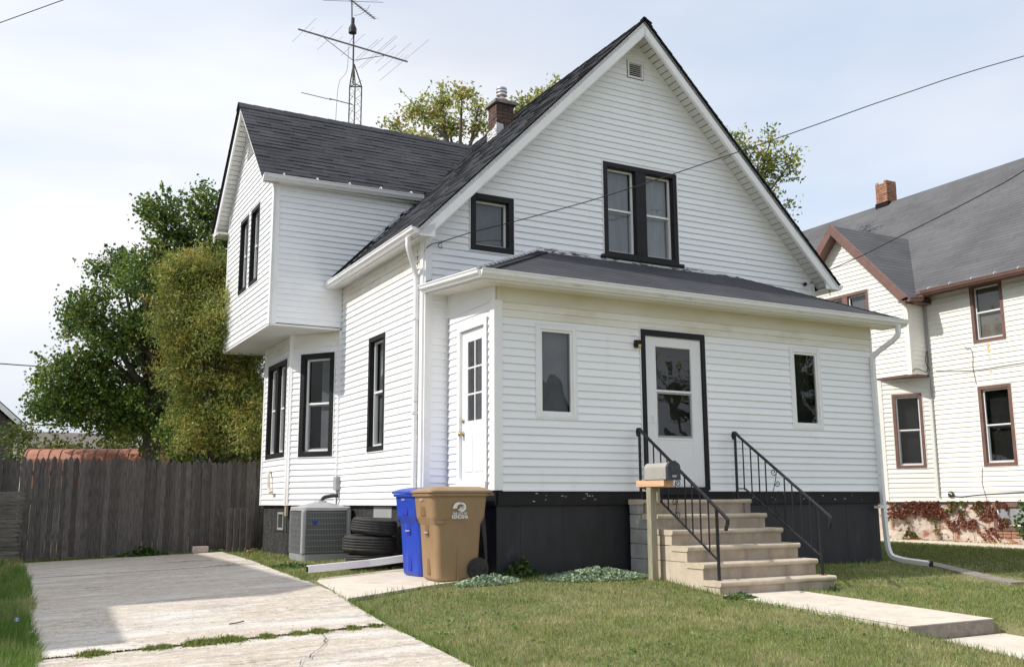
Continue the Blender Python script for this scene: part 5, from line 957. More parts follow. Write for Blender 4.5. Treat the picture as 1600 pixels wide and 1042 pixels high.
b = MB(); b.box(-1.3, 4.5, 20.2, 24, -.3, 3.2); sw_ = b.build('wall', MATS['grey_box_paint'], SH); siding(sw_, F((0, 20.2, 0), (1, 0, 0), (0, -1, 0)), 0, 3.2, lambda z: -1.3, lambda z: 4.5, pitch=.12, m=mat('blue_grey_siding', (.15, .17, .185), (.19, .205, .22), rough=.6, scale=2), joined=True, seams=False)
b = MB(); quadslab(b, [(-1.7, 19.9, 3.2), (4.9, 19.9, 3.2), (4.9, 22.1, 4.8), (-1.7, 22.1, 4.8)], .08); quadslab(b, [(-1.7, 24.3, 3.2), (4.9, 24.3, 3.2), (4.9, 22.1, 4.8), (-1.7, 22.1, 4.8)], .08); b.build('roof', M_SHN, SH)
# terracotta ribbed canopy behind the fence
CN = thing('metal_canopy', (-3.2, 18.4, 0), 'terracotta ribbed metal canopy with a rounded end rising just above the fence', 'canopy')
b = MB(); cn0, cn1 = -4.63, -1.62; pf = [(-.0, 1.2), (-.0, 2.0), (.06, 2.14), (.16, 2.24), (.34, 2.28), (1.6, 2.28), (1.6, 1.2)]
pA, pB = V((-4.65, 18.70, 0)), V((-1.66, 17.15, 0)); dA = (pB - pA).normalized(); dn = V((-dA.y, dA.x, 0)) * 1
b.prism([pA + dn * a + V((0, 0, c)) for a, c in pf], pB - pA); cbd = b.build('canopy_shell', M_TERRA, CN, bevel=.02)
for k in range(12):
    q = pA + (pB - pA) * ((k + .02) / 11.06); b = MB(); b.prism([q + dn * (a - .014) + V((0, 0, c + .016)) for a, c in pf], dA * .035); b.build('rib', M_TERRA, CN)
b = MB(); b.prism([pB + V((0, 0, 2.1)), pB + V((0, 0, 1.95)) - dA * 1.25 + V((0, 0, -.1)), pB + V((0, 0, 1.9)) - dA * 1.22 + V((0, 0, -.12)), pB + V((0, 0, 2.04))], -dn * .05); b.build('rake_bar', M_TERRA, CN)
b = MB(); b.fb(F(pA, dA, -dn), 0.1, 3.2, -.1, 1.2, -1.2, -.1); b.build('canopy_body', M_CAP, CN)
# neighbour on the left, out of the frame: its shade falls over the driveway
LH = thing('white_neighbour_house', (-11, 6, 0), 'white two storey house across the driveway, outside the left edge', 'house')
b = MB(); b.prism([(-15, 1.9, -.4), (-8.4, 1.9, -.4), (-8.4, 1.9, 5.0), (-11.7, 1.9, 8.0), (-15, 1.9, 5.0)], (0, 11, 0)); b.build('wall', M_SID, LH)
b = MB(); quadslab(b, [(-11.7, 1.75, 8.2), (-8.02, 1.75, 5.42), (-8.02, 13.2, 5.42), (-11.7, 13.2, 8.2)], .08); quadslab(b, [(-11.7, 1.75, 8.2), (-15.4, 1.75, 5.0), (-15.4, 13.2, 5.0), (-11.7, 13.2, 8.2)], .08); b.build('roof', M_SHN, LH)
b = MB(); b.box(-14.6, -8.2, -.75, 1.88, -.4, 3.0); b.build('porch', M_SID, LH); b = MB(); quadslab(b, [(-15, -.95, 3.0), (-7.95, -.95, 3.0), (-8.4, 1.9, 3.7), (-15, 1.9, 3.7)], .08); b.build('porch_roof', M_SHN, LH)
# house across the street, seen only as a reflection
OH = thing('brown_gabled_house', (21, -36, -.7), 'brown gabled house across the street, behind the camera', 'house')
b = MB(); b.prism([(16.9, -34, -.8), (23.7, -34, -.8), (23.7, -34, 3.9), (20.3, -34, 7.1), (16.9, -34, 3.9)], (0, -10, 0)); b.build('wall', M_GAR, OH); b = MB(); quadslab(b, [(20.3, -33.6, 7.35), (16.4, -33.6, 3.7), (16.4, -44.5, 3.7), (20.3, -44.5, 7.35)], .1); quadslab(b, [(20.3, -33.6, 7.35), (24.2, -33.6, 3.7), (24.2, -44.5, 3.7), (20.3, -44.5, 7.35)], .1); b.build('roof', M_SHG, OH)

# ================================================================== antenna tower
AT = thing('antenna_tower', (1.9, 11.3, -.1), 'steel lattice antenna tower with a long television antenna rising behind the roof', 'antenna')
tc_ = V((1.91, 11.30, 0)); legs = [tc_ + V((-.145, .07, 0)), tc_ + V((.135, -.075, 0)), tc_ + V((.03, .16, 0)) + V((-.08, -.26, 0)) * .0]
legs = [V((1.772, 11.37, 0)), V((2.035, 11.22, 0)), V((1.84, 11.20, 0)) + V((-.0, -.05, 0))]; zt_ = 11.05; apex = V((1.80, 11.2, 11.62))
for q in legs: b = MB(); b.tube([q + V((0, 0, -.3)), q + V((0, 0, zt_)), apex + V(((q - legs[0]).x * .06, 0, -.02))], .0165, 6); b.build('tower_leg', M_ANT, AT)
b = MB(); z = .2; k = 0
while z < zt_ - .1:
    for i in range(3):
        p, q = legs[i], legs[(i + 1) % 3]; b.tube([p + V((0, 0, z)), q + V((0, 0, z + .19)), p + V((0, 0, z + .38))], .006, 4, cap=False)
    z += .38
b.build('lacing', M_ANT, AT, kind='stuff')
for i in range(3): p, q = legs[i], legs[(i + 1) % 3]; b = MB(); b.tube([p + V((0, 0, zt_)), q + V((0, 0, zt_))], .016, 6); b.build('top_brace', M_ANT, AT)
b = MB(); b.tube([apex + V((0, 0, -.55)), V((1.735, 11.05, 12.35))], .022, 8); b.build('mast', M_ANT, AT)
b = MB(); b.lathe((1.70, 11.03, 12.30), [(.05, 0), (.10, .02), (.10, .14), (.06, .24), (.045, .26), (.045, .42), (0, .43)], 16); b.build('rotor', M_IRON, AT)
b = MB(); b.tube([(1.68, 11.03, 12.6), (1.60, 10.9, 13.6), (1.58, 10.88, 14.2)], .018, 8); b.build('upper_mast', M_ANT, AT)
A, B_ = V((.485, 11.597, 12.394)), V((2.943, 10.434, 11.583)); bo = MB(); bo.tube([A, B_], .017, sq=(.016, .016)); BO = bo.build('boom', M_ANT, AT)
bdv = (B_ - A); ev = V((.989, -1.6, 1.15)); 
ed = (V((.883, 11.327, 12.674)) - V((.397, 11.705, 12.081))).normalized(); ed2 = (V((3.365, 10.106, 12.098)) - V((2.377, 10.83, 11.116))).normalized()
for t, L_ in ((.055, .42), (.29, .44), (.50, .40), (.63, .36), (.655, .45), (.72, .62), (.74, .60), (.80, .34), (.88, .55), (.97, .80)):
    c = A + bdv * t; d = (ed * (1 - t) + ed2 * t).normalized(); b = MB(); b.tube([c - d * L_ + V((0, 0, .02)), c + d * L_ + V((0, 0, .02))], .0045, 5); b.build('antenna_element', M_ALU, AT)
for t, L_ in ((.10, .18), (.22, .2), (.37, .16), (.92, .16), (.95, .18), (.84, .14)):
    c = A + bdv * t; d = (ed * (1 - t) + ed2 * t).normalized(); b = MB(); b.tube([c - d * L_ + V((0, 0, .02)), c + d * L_ + V((0, 0, .02))], .003, 5); b.build('antenna_element', M_ALU, AT)
for t in (.22, .80): b = MB(); b.tube([A + bdv * t, apex + V((-.02, -.03, .05))], .009, 6); b.build('boom_strut', M_ANT, AT)
A2, B2_ = V((1.75, 10.95, 12.98)), V((2.13, 10.62, 12.70)); 
b = MB(); b.tube([V((1.50, 11.2, 13.4)), V((2.16, 10.70, 12.66))], .02, 6); ub = b.build('boom', M_ANT, AT)
for k in range(12): c = V((1.50, 11.2, 13.4)) + (V((2.16, 10.70, 12.66)) - V((1.50, 11.2, 13.4))) * (.1 + .88 * k / 11); b = MB(); d = V((.5, .1, .14)).normalized(); b.tube([c - d * .12, c + d * .12], .005, 4); b.build('antenna_element', M_ALU, AT)
for (z0_, L_) in ((13.10, .75), (13.16, .62), (13.22, .5)): c = V((1.66, 10.9, z0_)); d = V((1, -.2, .12)).normalized(); b = MB(); b.tube([c - d * L_, c + d * L_], .006, 5); b.build('antenna_element', M_ANT, AT)
b = MB(); b.tube([(.676, 11.799, 10.842), (1.35, 11.47, 10.66)], .010, 6); b.tube([(1.30, 11.49, 10.69), (1.83, 11.24, 10.54)], .013, 6); b.build('side_arm', M_ANT, AT)
b = MB(); b.tube(bez([(1.70, 11.0, 12.2), (1.60, 11.02, 12.0), (1.62, 11.1, 11.3), (1.45, 11.3, 11.1), (1.44, 11.4, 10.0), (1.44, 11.4, 8)], 5), .008, 5); b.build('coaxial_cable', M_GREY, AT)
b = MB(); b.tube(bez([(1.70, 10.95, 12.75), (1.85, 10.85, 12.78), (1.98, 10.75, 12.9), (2.02, 10.7, 13.0)], 5), .006, 5); b.build('coaxial_cable', M_GREY, AT)

# ================================================================== overhead wires
def wire(name, pts, r, lab, cat='cable'):
    b = MB(); b.tube(pts, r, 6); return tag(b.build(name, M_WIRE), lab, cat, {'power_line': 'power lines in the top left corner', 'utility_line': 'utility lines beyond the fence'}.get(name))
w1 = [(-.138, 1.40, 4.39), (.232, 1.203, 4.53), (.747, .929, 4.68), (1.543, .505, 4.93), (2.224, .142, 5.17), (3.382, -.474, 5.62), (4.55, -1.096, 6.09), (5.626, -1.669, 6.53), (7.307, -2.564, 7.146), (12, -5.1, 8.6)]
def smooth_pts(P, n=6):
    P = [V(q) for q in P]; o_ = []
    for i in range(len(P) - 1):
        p0, p1, p2, p3 = P[max(i - 1, 0)], P[i], P[i + 1], P[min(i + 2, len(P) - 1)]
        for k in range(n): t = k / n; o_.append(.5 * ((2 * p1) + (p2 - p0) * t + (2 * p0 - 5 * p1 + 4 * p2 - p3) * t * t + (3 * p1 - p0 - 3 * p2 + p3) * t ** 3))
    return o_ + [P[-1]]
wire('service_cable', smooth_pts(w1), .007, 'black service cable running from the left gable corner up to the right')
b = MB(); scroll(b, lambda a, c: V((-.14 + a, Ym - .05, 4.33 + c)), (0, 0), .05, 1.0, 1, 1.2, .005); b.tube(bez([(-.14, Ym - .04, 4.39), (-.25, Ym - .05, 4.36), (-.34, Ym - .05, 4.30), (-.37, Ym + .02, 4.22), (-.37, Ym + .23, 4.0)], 5), .006, 5); b.build('cable_loop', M_WIRE, H)
w2 = [(7.03, 1.10, 4.28), (7.05, 1.15, 4.45), (7.081, 1.33, 4.686), (6.943, .299, 4.779), (6.809, -.703, 4.892), (6.714, -1.41, 4.968), (6.604, -2.231, 5.07), (6.514, -2.902, 5.176), (6.2, -5, 5.6)]
wire('twisted_cable', smooth_pts(w2), .008, 'black twisted cable looping from the right end of the eave up to the right edge')
wire('power_line', [(-5.956 - 1.13 * 1.2, 10.8 + .7 * 1.2, 10.625 - .464 * 1.2), (-5.956, 10.8, 10.625), (-4.826, 10.1, 11.089), (-1, 7.7, 12.6)], .010, 'lower dark power line across the top left corner of the sky')
wire('power_line', [(-8.0, 11.6, 10.35), (-5.95, 10.75, 11.25), (-4.8, 10.0, 11.75)], .009, 'upper dark power line just cutting the top left corner')
def cat_(A, B, sag, n=20): A, B = V(A), V(B); return [A + (B - A) * (k / n) - V((0, 0, sag * 4 * (k / n) * (1 - k / n))) for k in range(n + 1)]
wire('utility_line', cat_((-22, 44, 8.35), (22, 44, 8.0), .5), .028, 'thin utility line crossing the big green tree from the left edge', 'cable')
wire('utility_line', cat_((-22, 40, 4.75), (22, 40, 4.6), .25), .02, 'low utility line beside the brown garage gable', 'cable')

# ================================================================== vegetation
GREEN= [(-2.02, 13.52, 7.8, 0.69, 0.53), (-1.04, 13.96, 8.22, 0.57, 0.54), (-1.42, 13.76, 7.23, 0.88, 0.42), (-0.68, 14.05, 7.87, 0.41, 0.49), (-2.83, 15.51, 6.68, 0.73, 0.53), (-2.51, 13.53, 6.06, 0.65, 0.58), (-3.63, 14.07, 5.42, 0.58, 0.52), (-3.62, 16.91, 5.45, 0.54, 0.44), (-2.69, 14.51, 4.95, 0.91, 0.76), (-3.79, 15.23, 3.86, 1.04, 0.63), (-4.3, 18.19, 3.61, 0.48, 0.45), (-2.77, 15.58, 3.46, 1.21, 0.89), (-1.61, 16.0, 4.58, 0.93, 1.27), (-1.88, 15.21, 2.98, 1.13, 0.81), (-3.38, 16.65, 2.63, 1.02, 0.43), (-0.99, 13.48, 3.66, 0.78, 1.24), (-0.89, 15.35, 2.37, 0.99, 0.41), (-2.25, 16.88, 2.42, 1.02, 0.34)]
GOLD= [(-2.24, 9.3, 5.29, 0.62, 0.49), (-1.7, 9.23, 5.46, 0.52, 0.42), (-2.21, 9.61, 4.49, 0.65, 0.72), (-1.63, 8.65, 4.25, 0.63, 0.76), (-1.94, 9.77, 3.47, 0.59, 0.65), (-1.32, 9.3, 3.19, 0.65, 0.78), (-1.6, 9.29, 2.27, 0.61, 0.51), (-1.06, 8.65, 2.5, 0.44, 0.76), (-1.98, 10.06, 2.71, 0.39, 0.39), (-0.99, 8.89, 3.68, 0.39, 0.77), (-0.66, 9.39, 1.66, 0.39, 0.52)]
YEL= [(5.46, 17.9, 13.09, 0.55, 0.3), (6.03, 17.09, 13.34, 0.63, 0.63), (6.84, 17.12, 13.85, 0.72, 0.76), (6.91, 15.69, 13.54, 0.45, 0.61), (6.98, 16.9, 12.9, 0.97, 0.55), (5.76, 16.68, 12.34, 0.74, 0.29), (8.07, 16.64, 13.13, 0.47, 0.55), (7.89, 16.47, 13.7, 0.3, 0.38), (8.28, 14.25, 12.94, 0.4, 0.52), (8.83, 14.0, 13.27, 0.48, 0.44), (9.29, 13.87, 13.78, 0.18, 0.2), (10.43, 15.27, 14.09, 0.34, 0.3), (8.96, 14.86, 12.76, 0.49, 0.33)]
RIGHT= [(14.63, 11.29, 11.59, 0.4, 0.44), (14.0, 10.99, 11.8, 0.28, 0.28), (15.18, 10.71, 11.91, 0.2, 0.44), (15.1, 10.68, 11.16, 0.51, 0.43), (15.59, 10.38, 11.04, 0.32, 0.51), (15.62, 10.85, 10.78, 0.52, 0.32), (14.99, 11.14, 10.98, 0.44, 0.4), (15.76, 11.45, 10.35, 0.32, 0.32), (15.95, 11.03, 9.84, 0.4, 0.14), (15.97, 11.52, 9.62, 0.2, 0.18), (15.26, 11.64, 10.23, 0.41, 0.53)]
GREEN = [(x, y, z + (.45 if z < 2.7 else 0), a * .92, c * .92) for x, y, z, a, c in GREEN] + [(-1.75, 14.2, 6.9, .8, .45), (-2.3, 14.6, 6.5, .6, .5), (-1.2, 14.8, 6.2, .7, .8), (-2.2, 15.2, 5.6, .7, .6), (-3.2, 15.4, 4.6, .5, .5), (-4.0, 15.6, 3.2, .6, .4), (-1.0, 15.0, 5.4, .7, .9), (-.6, 14.6, 7.2, .5, .5), (-1.5, 13.2, 2.35, .6, .45), (-.9, 13.0, 2.2, .65, .4), (-.3, 12.6, 2.1, .5, .45)]
GOLD = GOLD + [(-1.2, 9.2, 4.9, .45, .5), (-1.95, 9.4, 4.0, .5, .5)]
YEL = [(x, y, z, a * .95, c * .95) for x, y, z, a, c in YEL]
def vnoise(x, y, s, seed=0):
    r = np.random.default_rng(seed); G = r.random((64, 64)); u, v = x / s, y / s; i, j = np.floor(u).astype(int), np.floor(v).astype(int); fu, fv = u - i, v - j; fu = fu * fu * (3 - 2 * fu); fv = fv * fv * (3 - 2 * fv)
    i %= 64; j %= 64; i1, j1 = (i + 1) % 64, (j + 1) % 64
    return (G[i, j] * (1 - fu) + G[i1, j] * fu) * (1 - fv) + (G[i, j1] * (1 - fu) + G[i1, j1] * fu) * fv
def rot_leaves(C, n_, size, asp, up_bias=.3, hang=0.0):
    """rhombic leaves: 4 corners each around centres C"""
    N_ = len(C); d = rng.normal(size=(N_, 3)); d[:, 2] -= hang; d /= np.linalg.norm(d, axis=1)[:, None]
    q = rng.normal(size=(N_, 3)); q[:, 2] += up_bias * 2; q -= d * (q * d).sum(1)[:, None]; q /= np.linalg.norm(q, axis=1)[:, None]; s = np.cross(d, q)
    L_ = size * rng.uniform(.6, 1.3, N_)[:, None]; w_ = L_ * asp
    v = np.empty((N_, 4, 3)); v[:, 0] = C - d * L_ * .5; v[:, 1] = C + s * w_ * .5 + q * w_ * .12; v[:, 2] = C + d * L_ * .5; v[:, 3] = C - s * w_ * .5 + q * w_ * .12
    return v.reshape(-1, 3)
def tree(name, lab, base, blobs, ncl, nlf, size, asp, pal, wts, trunk_r, sig=.16, hang=0.0, shell=1.6, twig=True, cat='tree', dark=None, fork=None, trunk_top=None, sprig=1.0):
    T = thing(name, base, lab, cat); base = V(base); cs_, cols = [], []; clumps = []
    vol = sum(b_[3] * b_[4] for b_ in blobs)
    for (x, y, z, r1, r2) in blobs:
        k = max(3, int(ncl * r1 * r2 / vol)); dirs = rng.normal(size=(k, 3)); dirs /= np.linalg.norm(dirs, axis=1)[:, None]; rad = rng.random(k) ** (1 / shell)
        P = np.array([x, y, z]) + dirs * rad[:, None] * np.array([r1, (r1 + r2) / 2, r2]) * 1.05
        for p in P: clumps.append((p, (x, y, z)))
    for p, c in clumps:
        m = int(nlf * rng.uniform(.5, 1.5)); ax = rng.normal(size=3) * sig; pts = p + rng.normal(size=(m, 3)) * sig * np.array([1, 1, .75]) + rng.uniform(-1, 1, size=(m, 1)) * ax; cs_.append(pts)
        base_c = np.array(pal[rng.choice(len(pal), p=wts)]); cc2 = base_c[None] * rng.uniform(.7, 1.3, (m, 1)) * np.array([1, 1, 1]) + rng.normal(0, .006, (m, 3)); 
        j = rng.random(m) < .12; cc2[j] = np.array(pal[rng.choice(len(pal))]); cols.append(np.clip(cc2, .004, 1))
    for (x, y, z, r1, r2) in blobs:
        for k in range(int(sprig * (r1 + r2) * 6)):
            d = rng.normal(size=3); d[2] += .35; d /= np.linalg.norm(d); R_ = np.array([r1, (r1 + r2) / 2, r2]); p0 = np.array([x, y, z]) + d * R_ * rng.uniform(.5, .8); ln = rng.uniform(.25, .75) * (.35 + .5 * min(r1, .9)); d2 = d + rng.normal(0, .25, 3) + np.array([0, 0, .15])
            m = max(6, int(nlf * ln * .9)); t = rng.random(m) ** .8; wsp = sig * .42 * (1.15 - t)[:, None]; pts = p0 + d2 * (t * ln)[:, None] + rng.normal(size=(m, 3)) * wsp; cs_.append(pts)
            base_c = np.array(pal[rng.choice(len(pal), p=wts)]) * 1.1; cols.append(np.clip(base_c[None] * rng.uniform(.75, 1.3, (m, 1)), .004, 1)); clumps.append((p0 + d2 * ln * .9, (x, y, z)))
    Cn = np.concatenate(cs_); Cl = np.concatenate(cols)
    npmesh('foliage', rot_leaves(Cn, None, size, asp, hang=hang), 4, Cl, M_LEAF, T, kind='stuff')
    top = V(trunk_top) if trunk_top else V((sum(b_[0] for b_ in blobs) / len(blobs), sum(b_[1] for b_ in blobs) / len(blobs), min(b_[2] for b_ in blobs) + .5))
    b = MB(); mid = base.lerp(top, .5) + V((random.uniform(-.15, .15), random.uniform(-.15, .15), 0)); b.tube([base + V((0, 0, -.3)), mid, top], [trunk_r * 1.25, trunk_r, trunk_r * .75], 10); tk = b.build('trunk', M_BARK, T, smooth=True)
    for (x, y, z, r1, r2) in blobs:
        c = V((x, y, z)); s0 = base.lerp(top, .55 + .45 * min(1, max(0, (z - base.z) / 12))); m = s0.lerp(c, .5) + V((random.uniform(-.3, .3), random.uniform(-.3, .3), random.uniform(-.1, .35)))
        b = MB(); b.tube([s0, s0.lerp(m, .5), m, m.lerp(c, .6), c], [trunk_r * .5, trunk_r * .4, trunk_r * .28, trunk_r * .18, trunk_r * .08], 6); b.build('limb', M_BARK, T, smooth=True)
    if twig:
        b = MB()
        for p, c in clumps:
            if random.random() < .55: c_ = V(c); p_ = V([float(q) for q in p]); m_ = c_.lerp(p_, .5) + V((random.uniform(-.06, .06),) * 3); b.tube([c_.lerp(p_, .1), m_, p_], [.016, .010, .004], 4, cap=False)
        b.build('twigs', M_BARK, T, kind='stuff')
    return T
green = [(.14, .22, .045), (.095, .165, .035), (.19, .27, .05), (.07, .12, .028), (.25, .28, .06)]
tree('maple_tree', 'large dark green leafy tree standing behind the fence at the left', (-1.9, 15.2, -.2), GREEN, 700, 84, .088, .75, green, [.3, .3, .18, .14, .08], .22, sig=.15, shell=2.4, sprig=3.0, trunk_top=(-2.0, 15.2, 4.5))
gold = [(.30, .32, .07), (.24, .28, .065), (.38, .38, .11), (.18, .25, .055), (.36, .29, .06), (.14, .20, .05)]
tree('golden_willow_shrub', 'tall feathery golden green shrub crowding the bay side of the fence', (-1.5, 9.5, -.1), GOLD, 700, 120, .085, .26, gold, [.24, .22, .14, .18, .12, .10], .09, sig=.13, hang=-.55, sprig=2.5, cat='shrub', trunk_top=(-1.5, 9.4, 2.6))
yel = [(.38, .41, .11), (.32, .37, .10), (.46, .43, .13), (.25, .30, .09), (.52, .42, .12), (.42, .27, .09)]
tree('yellowing_tree', 'yellowing thin crowned tree showing above the roof on both sides of the chimney', (7, 16.2, 0), YEL, 230, 24, .125, .55, yel, [.3, .25, .18, .15, .08, .04], .2, sig=.125, shell=1.2, trunk_top=(7, 16.2, 10.8))
rg = [(.30, .34, .07), (.22, .28, .06), (.38, .40, .08), (.15, .20, .05), (.45, .32, .07)]
tree('sparse_tree', 'thin green branch tips peeping past the right slope of the gable', (13.6, 12.2, 0), RIGHT, 120, 18, .13, .5, rg, [.28, .28, .18, .2, .06], .2, sig=.13, trunk_top=(14.2, 11.8, 8.6))
tree('green_bush', 'low bright green bush behind the terracotta canopy', (-2.5, 20, -.1), [(-4.3, 19.6, 2.0, .5, .5), (-3.4, 20.2, 2.2, .7, .45), (-2.2, 19.8, 2.3, .8, .5), (-1.2, 19.6, 2.1, .8, .6), (-.3, 19.5, 1.6, .7, .8), (-4.7, 21, 2.6, .5, .6)], 120, 60, .10, .7, [(.13, .17, .03), (.09, .13, .025), (.20, .18, .05)], [.5, .35, .15], .06, twig=False, cat='bush')
tree('street_tree', 'bare branched tree across the street, behind the camera', (31, -36, -.7), [(31, -36, 7, 2, 1.5), (29, -36, 8.5, 1.6, 1.4), (33, -36, 8.2, 1.7, 1.5)], 60, 20, .2, .7, green, [.3, .3, .18, .14, .08], .3, twig=True)
tree('street_tree', 'dense dark tree across the street further right, behind the camera', (40, -38, -.7), [(38, -38, 5, 2.5, 2.5), (41, -38, 6, 2.5, 3), (40, -37, 9, 3, 2.5), (43, -38, 8.5, 2.5, 3), (37, -38, 8, 2, 2)], 160, 60, .3, .8, green, [.3, .3, .18, .14, .08], .35, sig=.35, twig=False)
hb = [(.06, .11, .025), (.09, .15, .035), (.05, .085, .02)]
tree('leafy_shrub', 'green leafy shrub at the right edge in front of the basement window of the neighbour', (14.5, 2.85, -.2), [(14.5, 2.92, .20, .22, .28), (14.45, 2.75, .48, .26, .26), (14.55, 2.6, .1, .34, .25)], 46, 26, .10, .7, hb, [.4, .35, .25], .02, sig=.07, cat='shrub', twig=False)
# ivy on the stucco foundation
def ivy():
    pts, cols = [], []
    red = [(.27, .09, .06), (.21, .08, .05), (.34, .16, .10), (.18, .09, .06)]; gr = [(.12, .19, .03), (.17, .23, .04), (.08, .13, .025)]
    surf = []
    d = (C1 - C0).normalized(); nrm = FNC.n
    for k in range(9000):
        u = rng.uniform(3.7, 7.2); z = rng.uniform(-.2, .78)
        if u < 5.53: p = np.array([14.99, u, z]); nv = np.array([-1, 0, 0])
        else:
            q = C0 + d * (u - 5.53); p = np.array([q.x, q.y, z]) ; nv = np.array([nrm.x, nrm.y, 0]); 
            if u - 5.53 > LN: continue
        dens = vnoise(np.array([u + 20]), np.array([z * 1.3 + 5]), .28, 5)[0] * .65 + vnoise(np.array([u + 3]), np.array([z + 9]), .09, 6)[0] * .5
        h_ = (z + .2) / .98; reach = np.clip((u - 3.7) / 1.0, 0, 1)
        if dens < .60 - .16 * h_ + .18 * (1 - reach): continue
        if z < .12 and u < 5.0 and rng.random() < .8: continue
        g_ = (u > 5.55 and z < .35 and rng.random() < .75) or (4.85 < u < 5.35 and abs(z - (.85 - (5.35 - u) * .2)) < .35 and rng.random() < .6) or (4.3 < u < 4.9 and z > .50 and rng.random() < .55)
        pts.append(p + nv * rng.uniform(.012, .07)); c = np.array((gr if g_ else red)[rng.integers(3)]) * rng.uniform(.7, 1.25); cols.append(c)
    I = thing('creeping_ivy', (14.9, 5.6, -.2), 'red and green ivy creeping over the pale foundation of the neighbour', 'ivy')
    npmesh('ivy_leaves', rot_leaves(np.array(pts), None, .062, .8), 4, np.array(cols), M_LEAF, I, kind='stuff')
    for path in ([(14.97, 4.6, -.2), (14.97, 4.65, .3), (14.97, 4.9, .75)], [(14.97, 5.2, -.2), (14.97, 5.1, .4), (14.97, 4.7, .8)], [(14.97, 4.3, .2), (14.97, 4.8, .45), (14.97, 5.3, .3)]): b = MB(); b.tube(bez(path, 5), .006, 5); b.build('ivy_stem', M_BARK, I)
ivy()
# silvery ground cover by the porch and bins
def cover(name, lab, cx, cy__, rx, ry, n_, col, hh=.07, size=.045):
    a = rng.random(n_) * 2 * np.pi; r = np.sqrt(rng.random(n_)); x = cx + rx * r * np.cos(a); y = cy__ + ry * r * np.sin(a); z = g(x, y) + hh * (1.1 - r) * rng.uniform(.3, 1.2, n_) + .01
    c = np.array(col)[rng.integers(len(col), size=n_)] * rng.uniform(.7, 1.2, (n_, 1)); o = npmesh(name, rot_leaves(np.stack([x, y, z], -1), None, size, .8, up_bias=1.2), 4, c, M_LEAF); tag(o, lab, 'plant'); del o['kind']; o['kind'] = 'stuff'; return o
sil = [(.36, .46, .30), (.28, .38, .24), (.46, .56, .40)]
cover('silvery_ground_cover', 'silvery green ground cover at the foot of the black porch skirt left of the mailbox', 1.18, -.42, .75, .24, 2600, sil, .11); cover('silvery_ground_cover', 'silvery green ground cover in front of the tan bin wheel', -.30, -.40, .42, .15, 900, sil, .09)
grc = [(.07, .13, .03), (.10, .17, .04)]
cover('broadleaf_weeds', 'broad leaved weeds along the foot of the picket fence', -2.9, 8.2, .45, .14, 260, grc, .16, .085); cover('broadleaf_weeds', 'small weeds in the grass beside the air conditioner', -1.55, 3.4, .3, .3, 120, grc, .06, .07)
cover('broadleaf_weeds', 'clover patch beside the lowest concrete step', 2.0, -2.05, .22, .14, 500, grc, .06, .03); cover('broadleaf_weeds', 'dark leafy weeds at the porch corner behind the bin wheel', .32, -.06, .25, .08, 300, grc, .22, .06)
k = 3800; x = rng.uniform(-2.0, 7.5, k); y = rng.uniform(-5.6, -.2, k); mm_ = (vnoise(x + 5, y + 5, .5, 77) + .6 * vnoise(x + 5, y + 5, .12, 78) > 1.02) & ~((x > 1.9) & (x < 3.2)) & ~((x > 1.9) & (x < 3.8) & (y > -1.85)) & (x > np.interp(y, [-8, -3.8, -2, -.75], [-2.25, -2.2, -2.12, -2.1]) + .1) & ~((x < 0) & (y > -.8)); x, y = x[mm_], y[mm_]
k = len(x) * 4; x = np.repeat(x, 4) + rng.normal(0, .025, k); y = np.repeat(y, 4) + rng.normal(0, .025, k); o = npmesh('lawn_weeds', rot_leaves(np.stack([x, y, g(x, y) + rng.uniform(.025, .05, k)], -1), None, .026, .8, up_bias=1.5), 4, np.array([(.13, .24, .05), (.17, .30, .08), (.10, .19, .04)])[rng.integers(3, size=k)] * rng.uniform(.8, 1.2, (k, 1)), M_LEAF)
cover('broadleaf_weeds', 'little weed sprouting at the right end of the lowest step', 3.55, -1.92, .10, .05, 120, grc, .08, .03)
